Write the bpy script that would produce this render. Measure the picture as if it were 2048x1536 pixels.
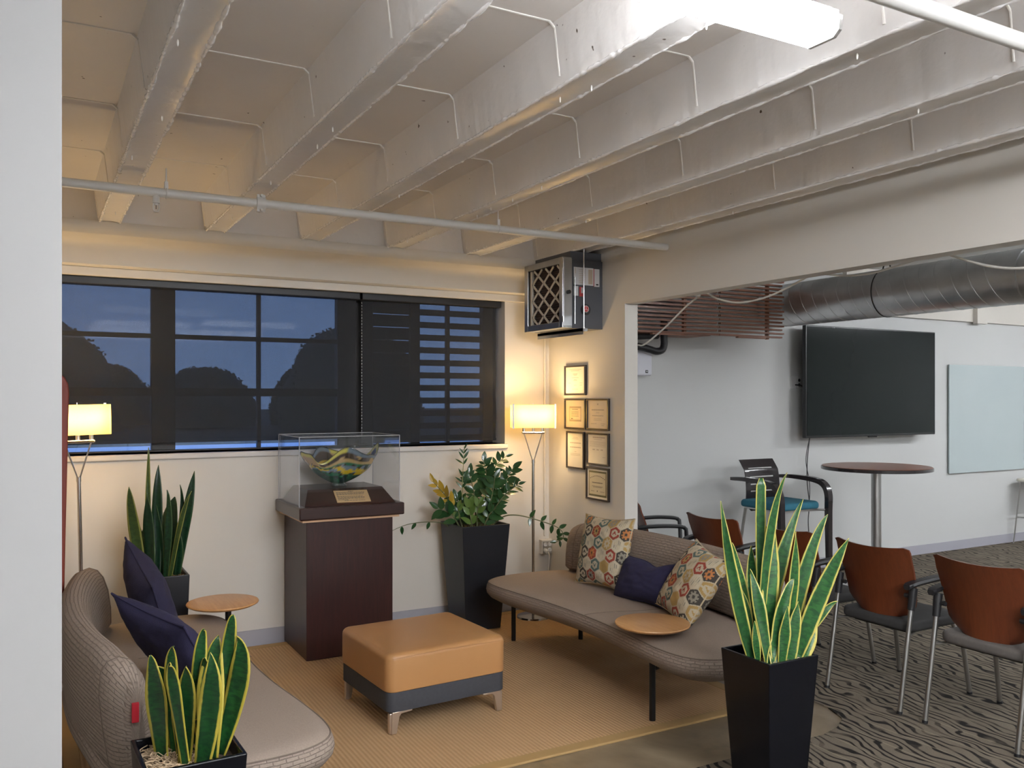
import bpy, bmesh, math, random
from mathutils import Vector, Matrix, noise as mnoise
random.seed(7)
for o in list(bpy.data.objects): bpy.data.objects.remove(o)
S = bpy.context.scene
COL = S.collection
PI = math.pi

# ------------------------------------------------------------------ camera
cam_d = bpy.data.cameras.new('camera'); cam = bpy.data.objects.new('camera', cam_d); COL.objects.link(cam)
cam_d.sensor_width = 36; cam_d.lens = 1728/2048*36; cam_d.shift_y = 29/2048; cam_d.clip_start = .05; cam_d.clip_end = 400
cam.location = (0, 0, 1.65); cam.rotation_euler = (PI/2, 0, -math.radians(29.03))
S.camera = cam
# ------------------------------------------------------------------ world: blue dusk sky
W = bpy.data.worlds.new('dusk'); S.world = W; W.use_nodes = True
nt = W.node_tree; bg = nt.nodes['Background']
tc = nt.nodes.new('ShaderNodeTexCoord'); sp = nt.nodes.new('ShaderNodeSeparateXYZ'); rp = nt.nodes.new('ShaderNodeValToRGB')
nt.links.new(tc.outputs['Generated'], sp.inputs[0]); nt.links.new(sp.outputs['Z'], rp.inputs[0]); nt.links.new(rp.outputs[0], bg.inputs[0])
rp.color_ramp.elements[0].position = 0.0; rp.color_ramp.elements[0].color = (.26, .42, .78, 1)
rp.color_ramp.elements[1].position = .6; rp.color_ramp.elements[1].color = (.10, .20, .52, 1)
bg.inputs[1].default_value = 1.75
S.view_settings.view_transform = 'Standard'; S.view_settings.look = 'None'; S.view_settings.gamma = 1
S.view_settings.use_curve_mapping = False
S.view_settings.exposure = 0.75
STRIP_E = 46.0        # luminous ceiling strips
LAMP_W = 3.6          # each bulb of the floor lamps

# ------------------------------------------------------------------ materials
MATS = {}
def _new(name):
    m = bpy.data.materials.new(name); m.use_nodes = True
    return m, m.node_tree, m.node_tree.nodes['Principled BSDF']
def mix_rgb(nt, fac, a, b, mode='MIX'):
    n = nt.nodes.new('ShaderNodeMix'); n.data_type = 'RGBA'; n.blend_type = mode
    for s, v in ((0, fac), (6, a), (7, b)):
        if isinstance(v, (int, float)): n.inputs[s].default_value = v
        elif isinstance(v, tuple): n.inputs[s].default_value = (*v[:3], 1)
        else: nt.links.new(v, n.inputs[s])
    return n.outputs[2]
def math_n(nt, op, a, b=None):
    n = nt.nodes.new('ShaderNodeMath'); n.operation = op
    for i, v in enumerate((a, b)):
        if v is None: continue
        if isinstance(v, (int, float)): n.inputs[i].default_value = v
        else: nt.links.new(v, n.inputs[i])
    return n.outputs[0]
def coords(nt, kind='Object', scale=(1, 1, 1), rot=(0, 0, 0)):
    mp = nt.nodes.new('ShaderNodeMapping'); mp.inputs['Scale'].default_value = scale; mp.inputs['Rotation'].default_value = rot
    if kind == 'World':
        g = nt.nodes.new('ShaderNodeNewGeometry'); nt.links.new(g.outputs['Position'], mp.inputs[0])
    else:
        t = nt.nodes.new('ShaderNodeTexCoord'); nt.links.new(t.outputs[kind], mp.inputs[0])
    return mp.outputs[0]
def noise_n(nt, vec, scale, detail=3, rough=.5, dist=0):
    n = nt.nodes.new('ShaderNodeTexNoise'); n.inputs['Scale'].default_value = scale; n.inputs['Detail'].default_value = detail
    n.inputs['Roughness'].default_value = rough; n.inputs['Distortion'].default_value = dist
    nt.links.new(vec, n.inputs['Vector']); return n.outputs['Fac']
def bump_n(nt, b, h, strength, dist=.01):
    n = nt.nodes.new('ShaderNodeBump'); n.inputs['Strength'].default_value = strength; n.inputs['Distance'].default_value = dist
    nt.links.new(h, n.inputs['Height']); nt.links.new(n.outputs[0], b.inputs['Normal'])
def ramp_n(nt, fac, stops, interp='LINEAR'):
    n = nt.nodes.new('ShaderNodeValToRGB'); cr = n.color_ramp; cr.interpolation = interp
    while len(cr.elements) < len(stops): cr.elements.new(.5)
    for e, (p, c) in zip(cr.elements, stops): e.position = p; e.color = (*c, 1) if len(c) == 3 else c
    nt.links.new(fac, n.inputs[0]); return n.outputs[0]
def M(name, col, rough=.5, metal=0, var=.08, ns=6, bump=0, bs=60, bd=.004, coat=0, stretch=(1, 1, 1), spec=.5, kind='Object', specks=False):
    m, nt, b = _new(name)
    v = coords(nt, kind, stretch)
    f = noise_n(nt, v, ns)
    lo = tuple(c*(1-var) for c in col); hi = tuple(min(1, c*(1+var)) for c in col)
    nt.links.new(mix_rgb(nt, f, lo, hi), b.inputs['Base Color'])
    b.inputs['Roughness'].default_value = rough; b.inputs['Metallic'].default_value = metal
    b.inputs['Coat Weight'].default_value = coat; b.inputs['Specular IOR Level'].default_value = spec
    if bump: bump_n(nt, b, noise_n(nt, v, bs, 4), bump, bd)
    if specks:
        cur = b.inputs['Base Color'].links[0].from_socket
        sp_ = ramp_n(nt, noise_n(nt, v, 21, 2, .6), [(.74, (0, 0, 0)), (.77, (1, 1, 1))])
        nt.links.new(mix_rgb(nt, sp_, cur, (.10, .07, .05)), b.inputs['Base Color'])
    MATS[name] = m; return m

M('wall', (.64, .605, .555), .55, var=.03, ns=1.5, bump=.12, bs=25, kind='World')
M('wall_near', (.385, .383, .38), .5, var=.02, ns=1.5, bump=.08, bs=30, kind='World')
M('wall_white', (.68, .685, .68), .5, var=.02, ns=1.5, bump=.08, bs=30, kind='World')
M('wall_tv', (.55, .555, .55), .5, var=.03, ns=1, bump=.06, bs=30, kind='World')
M('wall_header', (.63, .60, .555), .5, var=.02, ns=1, bump=.1, bs=30, kind='World')
M('joist_paint', (.78, .755, .74), .28, var=.05, ns=3, bump=.35, bs=9, bd=.02, kind='World', specks=True)
M('slab_paint', (.75, .71, .675), .4, var=.07, ns=2, bump=.3, bs=5, bd=.02, kind='World', specks=True)
M('bead_paint_highlight', (.86, .84, .83), .14, var=.04, bump=.5, bs=60)  # glossy paint beads, colour lightened to carry the highlight along joist edges
M('seam_paint', (.80, .77, .73), .35, var=.04, bump=.4, bs=40)
M('pipe_paint', (.66, .65, .63), .3, var=.03, bump=.05)
M('baseboard_vinyl', (.36, .355, .40), .45, var=.04, ns=2, kind='World')
M('black_metal', (.012, .012, .013), .35, .4, var=.1)
M('black_plastic', (.015, .015, .017), .4, var=.1, bump=.1, bs=200)
M('chrome', (.72, .70, .68), .12, 1, var=.05, ns=20)
M('brushed', (.55, .55, .55), .3, 1, var=.08, ns=10)
M('leg_silver', (.50, .50, .49), .32, 1, var=.06)
M('galv', (.42, .43, .44), .33, 1, var=.22, ns=7, bump=.05, bs=30)
M('galv_duct', (.66, .67, .68), .38, 1, var=.3, ns=5, bump=.05, bs=12)
M('white_plastic', (.62, .62, .62), .4, var=.02)
M('speaker_plastic', (.66, .66, .72), .45, var=.03)
M('steel_grey', (.085, .09, .105), .45, .2, var=.1, ns=10, bump=.05)
M('paper', (.78, .72, .60), .6, var=.03)
M('paper_warm', (.78, .68, .54), .6, var=.03)
M('parchment', (.56, .50, .36), .6, var=.04)
M('ink', (.16, .13, .11), .7, var=.1)
M('ink_faint', (.46, .38, .30), .7, var=.1)
M('olive_print', (.16, .14, .07), .6, var=.1)
M('frame_wood', (.030, .018, .012), .3, var=.2, coat=.2)
M('plaque', (.60, .43, .23), .35, .3, var=.06, ns=20)
M('pine_edge', (.55, .34, .20), .5, var=.1)
M('leather', (.41, .208, .082), .36, var=.07, ns=3, bump=.12, bs=120, bd=.002)
M('band_fabric', (.040, .042, .050), .8, var=.2, ns=60, bump=.3, bs=300, bd=.001)
M('otto_leg', (.60, .52, .45), .3, .85, var=.06)
M('navy', (.020, .018, .060), .9, var=.25, ns=40, bump=.35, bs=250, bd=.002)
M('navy_far', (.020, .017, .048), .9, var=.25, ns=30, bump=.35, bs=220, bd=.002)
M('red_tag', (.55, .02, .035), .5, var=.05)
M('pot_black', (.004, .0045, .007), .18, var=.2, spec=.28)
M('pot_charcoal', (.014, .015, .019), .38, spec=.35, var=.15, bump=.05, bs=100)
M('soil', (.05, .035, .022), .95, var=.4, ns=40, bump=.8, bs=60, bd=.01)
M('moss', (.45, .33, .21), .85, var=.25, ns=30)
M('moss_brown', (.30, .17, .08), .9, var=.3, ns=30)
M('stem', (.10, .11, .045), .55, var=.3)
M('stem_pale', (.24, .26, .11), .5, var=.2)
M('bulb', (.9, .85, .7), .2)
M('tv_bezel', (.010, .011, .012), .3)
M('duct_strap', (.03, .03, .03), .5)
M('cable_white', (.62, .60, .56), .5)
M('cable_black', (.015, .015, .016), .5)
M('blue_seat', (.022, .135, .195), .85, var=.12, ns=40, bump=.3, bs=250, bd=.002)
M('espresso', (.022, .017, .019), .22, var=.25, ns=4, stretch=(1, 1, 8), coat=.4)
M('seat_charcoal', (.032, .031, .031), .9, var=.15, ns=60, bump=.2, bs=300, bd=.001)
M('seat_taupe', (.105, .093, .086), .9, var=.12, ns=60, bump=.2, bs=300, bd=.001)
M('stool_white', (.66, .62, .54), .45, var=.03)
M('label_white', (.60, .60, .62), .5, var=.04)
M('label_red', (.45, .05, .05), .45)
M('filter_media', (.16, .115, .105), .9, var=.2, ns=30, bump=.3, bs=150)
M('filter_card', (.62, .57, .50), .7, var=.03)
M('window_frame', (.030, .027, .026), .5, var=.1)
M('slat_dark', (.030, .028, .028), .6, var=.15)
M('sill_paint', (.60, .58, .56), .4, var=.02)
M('pavement', (.42, .46, .50), .8, var=.15, ns=.4, kind='World')
M('lawn', (.035, .045, .03), .9, var=.3, ns=.6, kind='World')
M('tree_leaf', (.040, .052, .030), .7, var=.4, ns=.8)
M('bark', (.05, .04, .03), .9)
M('fixture_white', (.70, .70, .70), .4, var=.02)
M('blind_rail', (.012, .013, .017), .45, var=.1)
M('chain_bead', (.6, .6, .6), .25, .8)

def wood(name, c1, c2, rough=.35, scale=(6, 6, .6), coat=.2, ns=6, wave=False):
    m, nt, b = _new(name)
    v = coords(nt, 'Object', scale)
    f = noise_n(nt, v, ns, 5, .6, .6)
    f2 = noise_n(nt, v, ns*5, 3)
    c = mix_rgb(nt, ramp_n(nt, f, [(.3, (0, 0, 0)), (.7, (1, 1, 1))]), c1, c2)
    c = mix_rgb(nt, math_n(nt, 'MULTIPLY', f2, .35), c, tuple(x*.55 for x in c1))
    nt.links.new(c, b.inputs['Base Color']); b.inputs['Roughness'].default_value = rough; b.inputs['Coat Weight'].default_value = coat
    b.inputs['Coat Roughness'].default_value = .2
    bump_n(nt, b, f2, .08, .002)
    MATS[name] = m
wood('mahogany', (.022, .0060, .0055), (.046, .011, .009), .36, (8, 8, .7), coat=0)
wood('mahogany_top', (.022, .008, .007), (.040, .012, .010), .30, (.8, 8, 8))
wood('chair_shell', (.115, .028, .011), (.16, .042, .015), .30, (5, 8, 1))
wood('board_red', (.15, .016, .007), (.22, .028, .010), .55, (8, 8, .6), coat=0)
wood('table_oak', (.50, .25, .092), (.62, .335, .135), .38, (12, 1.2, 8), ns=4)
wood('hitable', (.26, .10, .055), (.33, .135, .078), .3, (1.5, 8, 8))
wood('slat_wood', (.26, .105, .062), (.36, .155, .09), .5, (1, 9, 9))

def m_concrete():
    m, nt, b = _new('concrete'); v = coords(nt, 'World')
    f = noise_n(nt, v, 2.2, 6, .6, .8); g = noise_n(nt, v, 9, 4)
    c = ramp_n(nt, f, [(.3, (.10, .078, .052)), (.5, (.21, .158, .100)), (.7, (.30, .235, .155))])
    nt.links.new(mix_rgb(nt, math_n(nt, 'MULTIPLY', g, .35), c, (.06, .055, .045)), b.inputs['Base Color'])
    b.inputs['Roughness'].default_value = .32; bump_n(nt, b, g, .08, .004); MATS['concrete'] = m
m_concrete()
def m_carpet():
    m, nt, b = _new('carpet')
    # wavy contour bands, like moire grain: distort the position with low noise, then take bands
    v = coords(nt, 'World', (1, 1, 1))
    w = nt.nodes.new('ShaderNodeTexWave'); w.wave_type = 'BANDS'; w.bands_direction = 'X'; w.wave_profile = 'SIN'
    w.inputs['Scale'].default_value = 6.4; w.inputs['Distortion'].default_value = 11; w.inputs['Detail'].default_value = 1.2
    w.inputs['Detail Scale'].default_value = 1.25; w.inputs['Detail Roughness'].default_value = .45
    vm = coords(nt, 'World', (1.0, .62, 1), (0, 0, math.radians(12)))
    nt.links.new(vm, w.inputs['Vector'])
    gate = noise_n(nt, v, 6, 2)
    band = ramp_n(nt, w.outputs['Fac'], [(.16, (1, 1, 1)), (.36, (0, 0, 0))])
    gt = ramp_n(nt, gate, [(.32, (.35, .35, .35)), (.48, (1, 1, 1))])
    f = math_n(nt, 'MULTIPLY', band, gt)
    n2 = noise_n(nt, v, 130, 2); n3 = noise_n(nt, v, 3, 3)
    base = mix_rgb(nt, n3, (.155, .130, .100), (.21, .175, .135))
    base = mix_rgb(nt, math_n(nt, 'MULTIPLY', n2, .5), base, (.075, .063, .05))
    c = mix_rgb(nt, f, base, (.020, .018, .017))
    # thin pale yarn lines running along the room
    sx = nt.nodes.new('ShaderNodeSeparateXYZ'); nt.links.new(v, sx.inputs[0])
    wob = math_n(nt, 'ADD', sx.outputs[0], math_n(nt, 'MULTIPLY', noise_n(nt, v, 4, 1), .03))
    fr = math_n(nt, 'FRACT', math_n(nt, 'DIVIDE', wob, .155))
    ln = math_n(nt, 'LESS_THAN', fr, .028)
    c = mix_rgb(nt, math_n(nt, 'MULTIPLY', ln, .6), c, (.34, .30, .22))
    nt.links.new(c, b.inputs['Base Color']); b.inputs['Roughness'].default_value = .95; b.inputs['Specular IOR Level'].default_value = .1
    bump_n(nt, b, n2, .4, .004); MATS['carpet'] = m
m_carpet()
def m_rug():
    m, nt, b = _new('rug'); v = coords(nt, 'World')
    sx = nt.nodes.new('ShaderNodeSeparateXYZ'); nt.links.new(v, sx.inputs[0])
    sa = math_n(nt, 'SINE', math_n(nt, 'MULTIPLY', sx.outputs[0], 2*PI/.021))
    sb = math_n(nt, 'SINE', math_n(nt, 'MULTIPLY', sx.outputs[1], 2*PI/.014))
    h = math_n(nt, 'ADD', math_n(nt, 'MULTIPLY', sa, .7), math_n(nt, 'MULTIPLY', sb, .3))
    hh = math_n(nt, 'ADD', math_n(nt, 'MULTIPLY', h, .5), .5)
    big = noise_n(nt, v, 2.5, 4, .6); fine = noise_n(nt, v, 60, 3)
    c = mix_rgb(nt, hh, (.37, .225, .115), (.57, .375, .205))
    c = mix_rgb(nt, math_n(nt, 'MULTIPLY', big, .25), c, (.40, .25, .125))
    c = mix_rgb(nt, math_n(nt, 'MULTIPLY', fine, .25), c, (.56, .36, .18))
    nt.links.new(c, b.inputs['Base Color']); b.inputs['Roughness'].default_value = .85; b.inputs['Specular IOR Level'].default_value = .2
    bump_n(nt, b, hh, .8, .006); MATS['rug'] = m
m_rug()
M('rug_border', (.37, .235, .095), .7, var=.08, ns=20, bump=.2, bs=200)
def m_sofa(name, quilt, base=(.315, .252, .210)):
    m, nt, b = _new(name); v = coords(nt, 'Object')
    n = noise_n(nt, v, 180, 3); n2 = noise_n(nt, v, 3, 3)
    c = mix_rgb(nt, n, tuple(x*.80 for x in base), tuple(x*1.14 for x in base))
    c = mix_rgb(nt, math_n(nt, 'MULTIPLY', n2, .2), c, tuple(x*.8 for x in base))
    b.inputs['Roughness'].default_value = .95; b.inputs['Specular IOR Level'].default_value = .15
    if quilt:
        u = coords(nt, 'UV')
        br = nt.nodes.new('ShaderNodeTexBrick'); br.inputs['Scale'].default_value = 1; br.inputs['Mortar Size'].default_value = .0026
        br.inputs['Mortar Smooth'].default_value = 1; br.inputs['Brick Width'].default_value = .046; br.inputs['Row Height'].default_value = .0165
        br.inputs['Color1'].default_value = (1, 1, 1, 1); br.inputs['Color2'].default_value = (1, 1, 1, 1); br.inputs['Mortar'].default_value = (0, 0, 0, 1)
        wv = nt.nodes.new('ShaderNodeVectorMath'); wv.operation = 'ADD'
        nz = nt.nodes.new('ShaderNodeTexNoise'); nz.inputs['Scale'].default_value = 30; nt.links.new(u, nz.inputs['Vector'])
        sc = nt.nodes.new('ShaderNodeVectorMath'); sc.operation = 'SCALE'; sc.inputs['Scale'].default_value = .008
        nt.links.new(nz.outputs['Color'], sc.inputs[0]); nt.links.new(u, wv.inputs[0]); nt.links.new(sc.outputs[0], wv.inputs[1])
        nt.links.new(wv.outputs[0], br.inputs['Vector'])
        h = math_n(nt, 'ADD', math_n(nt, 'MULTIPLY', br.outputs['Color'], 1.0), math_n(nt, 'MULTIPLY', n, .12))
        bump_n(nt, b, h, .8, .006)
    else:
        bump_n(nt, b, n, .35, .002)
    nt.links.new(c, b.inputs['Base Color']); MATS[name] = m
m_sofa('sofa_plain', False); m_sofa('sofa_quilt', True)
M('piping', (.17, .13, .105), .9, var=.1, ns=50)
def m_attr(name, rough=.85, bump=.3, trans=0, coat=0, bs=260):
    m, nt, b = _new(name)
    a = nt.nodes.new('ShaderNodeAttribute'); a.attribute_name = 'Col'
    v = coords(nt, 'Object'); n = noise_n(nt, v, bs, 3)
    nt.links.new(mix_rgb(nt, math_n(nt, 'MULTIPLY', n, .22), a.outputs['Color'], (.10, .08, .06)) if not trans else a.outputs['Color'], b.inputs['Base Color'])
    b.inputs['Roughness'].default_value = rough; b.inputs['Transmission Weight'].default_value = trans; b.inputs['Coat Weight'].default_value = coat
    if bump: bump_n(nt, b, n, bump, .002)
    MATS[name] = m
m_attr('kilim'); m_attr('art_glass', .06, 0, .35, .6)
def m_leaf(name, green, dark, edge, wid, band=.6):
    m, nt, b = _new(name); u = coords(nt, 'UV')
    sx = nt.nodes.new('ShaderNodeSeparateXYZ'); nt.links.new(u, sx.inputs[0])
    d = math_n(nt, 'ABSOLUTE', math_n(nt, 'SUBTRACT', sx.outputs[0], .5))
    wob = noise_n(nt, coords(nt, 'UV', (2, 6, 1)), 2, 2)
    d2 = math_n(nt, 'ADD', d, math_n(nt, 'MULTIPLY', math_n(nt, 'SUBTRACT', wob, .5), .10))
    ef = ramp_n(nt, d2, [(.5-wid-.02, (0, 0, 0)), (.5-wid+.02, (1, 1, 1))])
    bn = noise_n(nt, coords(nt, 'UV', (1.6, 34, 1)), 1.0, 3, .6, .5)
    oi = nt.nodes.new('ShaderNodeObjectInfo')
    g = mix_rgb(nt, ramp_n(nt, bn, [(.42, (0, 0, 0)), (.6, (1, 1, 1))]), green, dark)
    g = mix_rgb(nt, math_n(nt, 'MULTIPLY', oi.outputs['Random'], band), g, dark)
    nt.links.new(mix_rgb(nt, ef, g, edge), b.inputs['Base Color'])
    b.inputs['Roughness'].default_value = .38; b.inputs['Subsurface Weight'].default_value = 0
    bump_n(nt, b, bn, .1, .003); MATS[name] = m
m_leaf('leaf_var', (.030, .125, .028), (.010, .055, .016), (.50, .43, .10), .10, .5)
m_leaf('leaf_var_near', (.014, .085, .018), (.005, .036, .012), (.44, .36, .05), .115, .5)
m_leaf('leaf_dark', (.010, .050, .018), (.004, .022, .010), (.05, .09, .02), .03, .6)
m_leaf('leaf_dark_edge', (.05, .09, .02), (.03, .06, .018), (.22, .22, .05), .12, .3)
M('leaflet', (.020, .070, .020), .28, var=.5, ns=3, coat=.3)
M('leaflet_light', (.10, .17, .035), .3, var=.3, ns=3, coat=.2)
M('leaflet_yellow', (.42, .27, .025), .4, var=.25, ns=6)
def m_shade():
    m, nt, b = _new('lamp_shade'); nt.nodes.remove(b); out = nt.nodes['Material Output']
    v = coords(nt, 'Object'); n = noise_n(nt, v, 120, 2)
    col = mix_rgb(nt, n, (.42, .325, .125), (.45, .355, .145))
    t = nt.nodes.new('ShaderNodeBsdfTranslucent'); d = nt.nodes.new('ShaderNodeBsdfDiffuse'); mx = nt.nodes.new('ShaderNodeMixShader'); mx.inputs[0].default_value = .42
    nt.links.new(col, t.inputs[0]); nt.links.new(col, d.inputs[0]); nt.links.new(t.outputs[0], mx.inputs[1]); nt.links.new(d.outputs[0], mx.inputs[2]); nt.links.new(mx.outputs[0], out.inputs[0])
    MATS['lamp_shade'] = m
m_shade()
def m_clear(name, tint, refl, rough=.02, haze=0.0, hazecol=(.6, .6, .6)):
    m, nt, b = _new(name); nt.nodes.remove(b); out = nt.nodes['Material Output']
    t = nt.nodes.new('ShaderNodeBsdfTransparent'); g = nt.nodes.new('ShaderNodeBsdfGlossy'); g.inputs['Roughness'].default_value = rough
    t.inputs[0].default_value = (*tint, 1); g.inputs[0].default_value = (.95, .97, 1, 1)
    v = coords(nt, 'Object'); n = noise_n(nt, v, 3, 2)
    fr = nt.nodes.new('ShaderNodeFresnel'); fr.inputs[0].default_value = 1.45
    f = math_n(nt, 'MULTIPLY', math_n(nt, 'ADD', fr.outputs[0], math_n(nt, 'MULTIPLY', n, .01)), refl)
    mx = nt.nodes.new('ShaderNodeMixShader'); nt.links.new(f, mx.inputs[0]); nt.links.new(t.outputs[0], mx.inputs[1]); nt.links.new(g.outputs[0], mx.inputs[2])
    last = mx.outputs[0]
    if haze:
        d = nt.nodes.new('ShaderNodeBsdfDiffuse'); d.inputs[0].default_value = (*hazecol, 1)
        m2 = nt.nodes.new('ShaderNodeMixShader'); m2.inputs[0].default_value = haze
        nt.links.new(last, m2.inputs[1]); nt.links.new(d.outputs[0], m2.inputs[2]); last = m2.outputs[0]
    nt.links.new(last, out.inputs[0]); MATS[name] = m
m_clear('acrylic', (.99, .99, .992), .5, .01, .006); m_clear('acrylic_edge', (.8, .82, .85), 1, .1, .55, (.62, .62, .64)); m_clear('window_glass', (.92, .95, .97), 1.0)
m_clear('foot_glass', (.8, .85, .8), 1.2, .03, .15)
def m_blind(name, op):
    m, nt, b = _new(name); out = nt.nodes['Material Output']
    v = coords(nt, 'Object', (1, 1, 1)); n = noise_n(nt, v, 220, 2)
    nt.links.new(mix_rgb(nt, n, (.034, .036, .041), (.056, .058, .065)), b.inputs['Base Color']); b.inputs['Roughness'].default_value = .9; b.inputs['Specular IOR Level'].default_value = .1
    t = nt.nodes.new('ShaderNodeBsdfTransparent'); mx = nt.nodes.new('ShaderNodeMixShader')
    nt.links.new(math_n(nt, 'ADD', 1-op, math_n(nt, 'MULTIPLY', math_n(nt, 'SUBTRACT', n, .5), .16)), mx.inputs[0])
    nt.links.new(t.outputs[0], mx.inputs[1]); nt.links.new(b.outputs[0], mx.inputs[2]); nt.links.new(mx.outputs[0], out.inputs[0]); MATS[name] = m
m_blind('blind_fabric', .32)
def m_emit(name, col, st):
    m, nt, b = _new(name); b.inputs['Base Color'].default_value = (.8, .8, .8, 1)
    n = noise_n(nt, coords(nt, 'Object'), 2, 1)
    nt.links.new(mix_rgb(nt, n, col, tuple(min(1, c*1.01) for c in col)), b.inputs['Emission Color']); b.inputs['Emission Strength'].default_value = st
    MATS[name] = m
m_emit('led_lens', (.93, .96, 1.0), STRIP_E); m_emit('led_lens_dim', (.93, .96, 1.0), STRIP_E*.38)
m_emit('bulb_glow', (1, .70, .34), 25)
def m_tv():
    m, nt, b = _new('tv_screen'); n = noise_n(nt, coords(nt, 'Object'), 2, 2)
    nt.links.new(mix_rgb(nt, n, (.006, .010, .010), (.010, .014, .013)), b.inputs['Base Color'])
    b.inputs['Roughness'].default_value = .10; b.inputs['Specular IOR Level'].default_value = .22; MATS['tv_screen'] = m
m_tv()
def m_board():
    m, nt, b = _new('glass_board'); n = noise_n(nt, coords(nt, 'Object'), 1.5, 2)
    nt.links.new(mix_rgb(nt, n, (.40, .47, .48), (.46, .52, .53)), b.inputs['Base Color'])
    b.inputs['Roughness'].default_value = .06; b.inputs['Coat Weight'].default_value = .6; MATS['glass_board'] = m
m_board()

# ------------------------------------------------------------------ mesh helpers
class MB:
    def __init__(s): s.v = []; s.f = []; s.uv = {}
    def add(s, vs, fs):
        o = len(s.v); s.v += [tuple(v) for v in vs]; s.f += [tuple(i+o for i in f) for f in fs]; return o
    def box(s, x0, x1, y0, y1, z0, z1, M4=None):
        vs = [(x0, y0, z0), (x1, y0, z0), (x1, y1, z0), (x0, y1, z0), (x0, y0, z1), (x1, y0, z1), (x1, y1, z1), (x0, y1, z1)]
        if M4 is not None: vs = [tuple(M4 @ Vector(v)) for v in vs]
        s.add(vs, [(3, 2, 1, 0), (4, 5, 6, 7), (0, 1, 5, 4), (1, 2, 6, 5), (2, 3, 7, 6), (3, 0, 4, 7)]); return s
    def frustum(s, cx, cy, z0, hx0, hy0, z1, hx1, hy1):
        vs = [(cx-hx0, cy-hy0, z0), (cx+hx0, cy-hy0, z0), (cx+hx0, cy+hy0, z0), (cx-hx0, cy+hy0, z0), (cx-hx1, cy-hy1, z1), (cx+hx1, cy-hy1, z1), (cx+hx1, cy+hy1, z1), (cx-hx1, cy+hy1, z1)]
        s.add(vs, [(3, 2, 1, 0), (4, 5, 6, 7), (0, 1, 5, 4), (1, 2, 6, 5), (2, 3, 7, 6), (3, 0, 4, 7)]); return s
    def tube(s, pts, r, n=10, caps=True, closed=False):
        pts = [Vector(p) for p in pts]; m = len(pts); rr = r if isinstance(r, (list, tuple)) else [r]*m
        rings = []; ref = None
        for i, p in enumerate(pts):
            if closed: t = pts[(i+1) % m]-pts[i-1]
            elif i == 0: t = pts[1]-p
            elif i == m-1: t = p-pts[i-1]
            else: t = (pts[i+1]-p).normalized()+(p-pts[i-1]).normalized()
            t.normalize()
            if ref is None:
                ref = Vector((0, 0, 1)) if abs(t.z) < .9 else Vector((1, 0, 0))
            a = (ref-t*ref.dot(t))
            if a.length < 1e-5: a = t.orthogonal()
            a.normalize(); ref = a; b = t.cross(a)
            rings.append([tuple(p+(a*math.cos(2*PI*k/n)+b*math.sin(2*PI*k/n))*rr[i]) for k in range(n)])
        o = len(s.v)
        for rg in rings: s.v += rg
        for i in range(m if closed else m-1):
            j = (i+1) % m
            for k in range(n): s.f.append((o+i*n+k, o+i*n+(k+1) % n, o+j*n+(k+1) % n, o+j*n+k))
        if caps and not closed:
            s.f.append(tuple(o+k for k in range(n-1, -1, -1))); s.f.append(tuple(o+(m-1)*n+k for k in range(n)))
        return s
    def lathe(s, prof, n=28, c=(0, 0, 0)):
        o = len(s.v); m = len(prof)
        for r, z in prof:
            for k in range(n): s.v.append((c[0]+r*math.cos(2*PI*k/n), c[1]+r*math.sin(2*PI*k/n), c[2]+z))
        for i in range(m-1):
            for k in range(n): s.f.append((o+i*n+k, o+i*n+(k+1) % n, o+(i+1)*n+(k+1) % n, o+(i+1)*n+k))
        s.f.append(tuple(o+k for k in range(n-1, -1, -1))); s.f.append(tuple(o+(m-1)*n+k for k in range(n))); return s
    def prism(s, poly, axis, a, b):
        # poly in the two remaining axes (in xyz order)
        def mk(p, t):
            return {'x': (t, p[0], p[1]), 'y': (p[0], t, p[1]), 'z': (p[0], p[1], t)}[axis]
        n = len(poly); o = len(s.v)
        s.v += [mk(p, a) for p in poly]+[mk(p, b) for p in poly]
        for k in range(n): s.f.append((o+k, o+(k+1) % n, o+n+(k+1) % n, o+n+k))
        s.f.append(tuple(o+k for k in range(n-1, -1, -1))); s.f.append(tuple(o+n+k for k in range(n))); return s
    def xf(s, M4):
        s.v = [tuple(M4 @ Vector(v)) for v in s.v]; return s
    def mesh(s, name, mat, smooth=35, uvs=None, cols=None):
        me = bpy.data.meshes.new(name); me.from_pydata(s.v, [], s.f); me.update()
        bm = bmesh.new(); bm.from_mesh(me); bmesh.ops.recalc_face_normals(bm, faces=bm.faces); bm.to_mesh(me); bm.free()
        if smooth:
            me.polygons.foreach_set('use_smooth', [True]*len(me.polygons)); me.set_sharp_from_angle(angle=math.radians(smooth))
        me.materials.append(MATS[mat])
        return me
    def build(s, name, mat, parent=None, smooth=35, bevel=0, seg=2, loc=None):
        me = s.mesh(name, mat, smooth); return link(name, me, parent, bevel, seg, loc)
def link(name, me, parent=None, bevel=0, seg=2, loc=None):
    o = bpy.data.objects.new(name, me); COL.objects.link(o)
    if parent is not None: o.parent = parent
    if loc is not None: o.location = loc
    if bevel:
        b = o.modifiers.new('bevel', 'BEVEL'); b.width = bevel; b.segments = seg; b.limit_method = 'ANGLE'; b.angle_limit = math.radians(40)
    return o
def thing(name, label, cat, loc=(0, 0, 0), rz=0, group=None):
    o = bpy.data.objects.new(name, None); COL.objects.link(o); o.empty_display_size = .1
    o.location = loc; o.rotation_euler = (0, 0, rz); tag(o, label, cat, group); return o
def tag(o, label, cat, group=None, kind=None):
    o['label'] = label; o['category'] = cat
    if group: o['group'] = group
    if kind: o['kind'] = kind
    return o
def struct(o, label=None):
    o['kind'] = 'structure'
    if label: o['label'] = label
    return o
def B(*a): return MB().box(*a)
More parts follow.
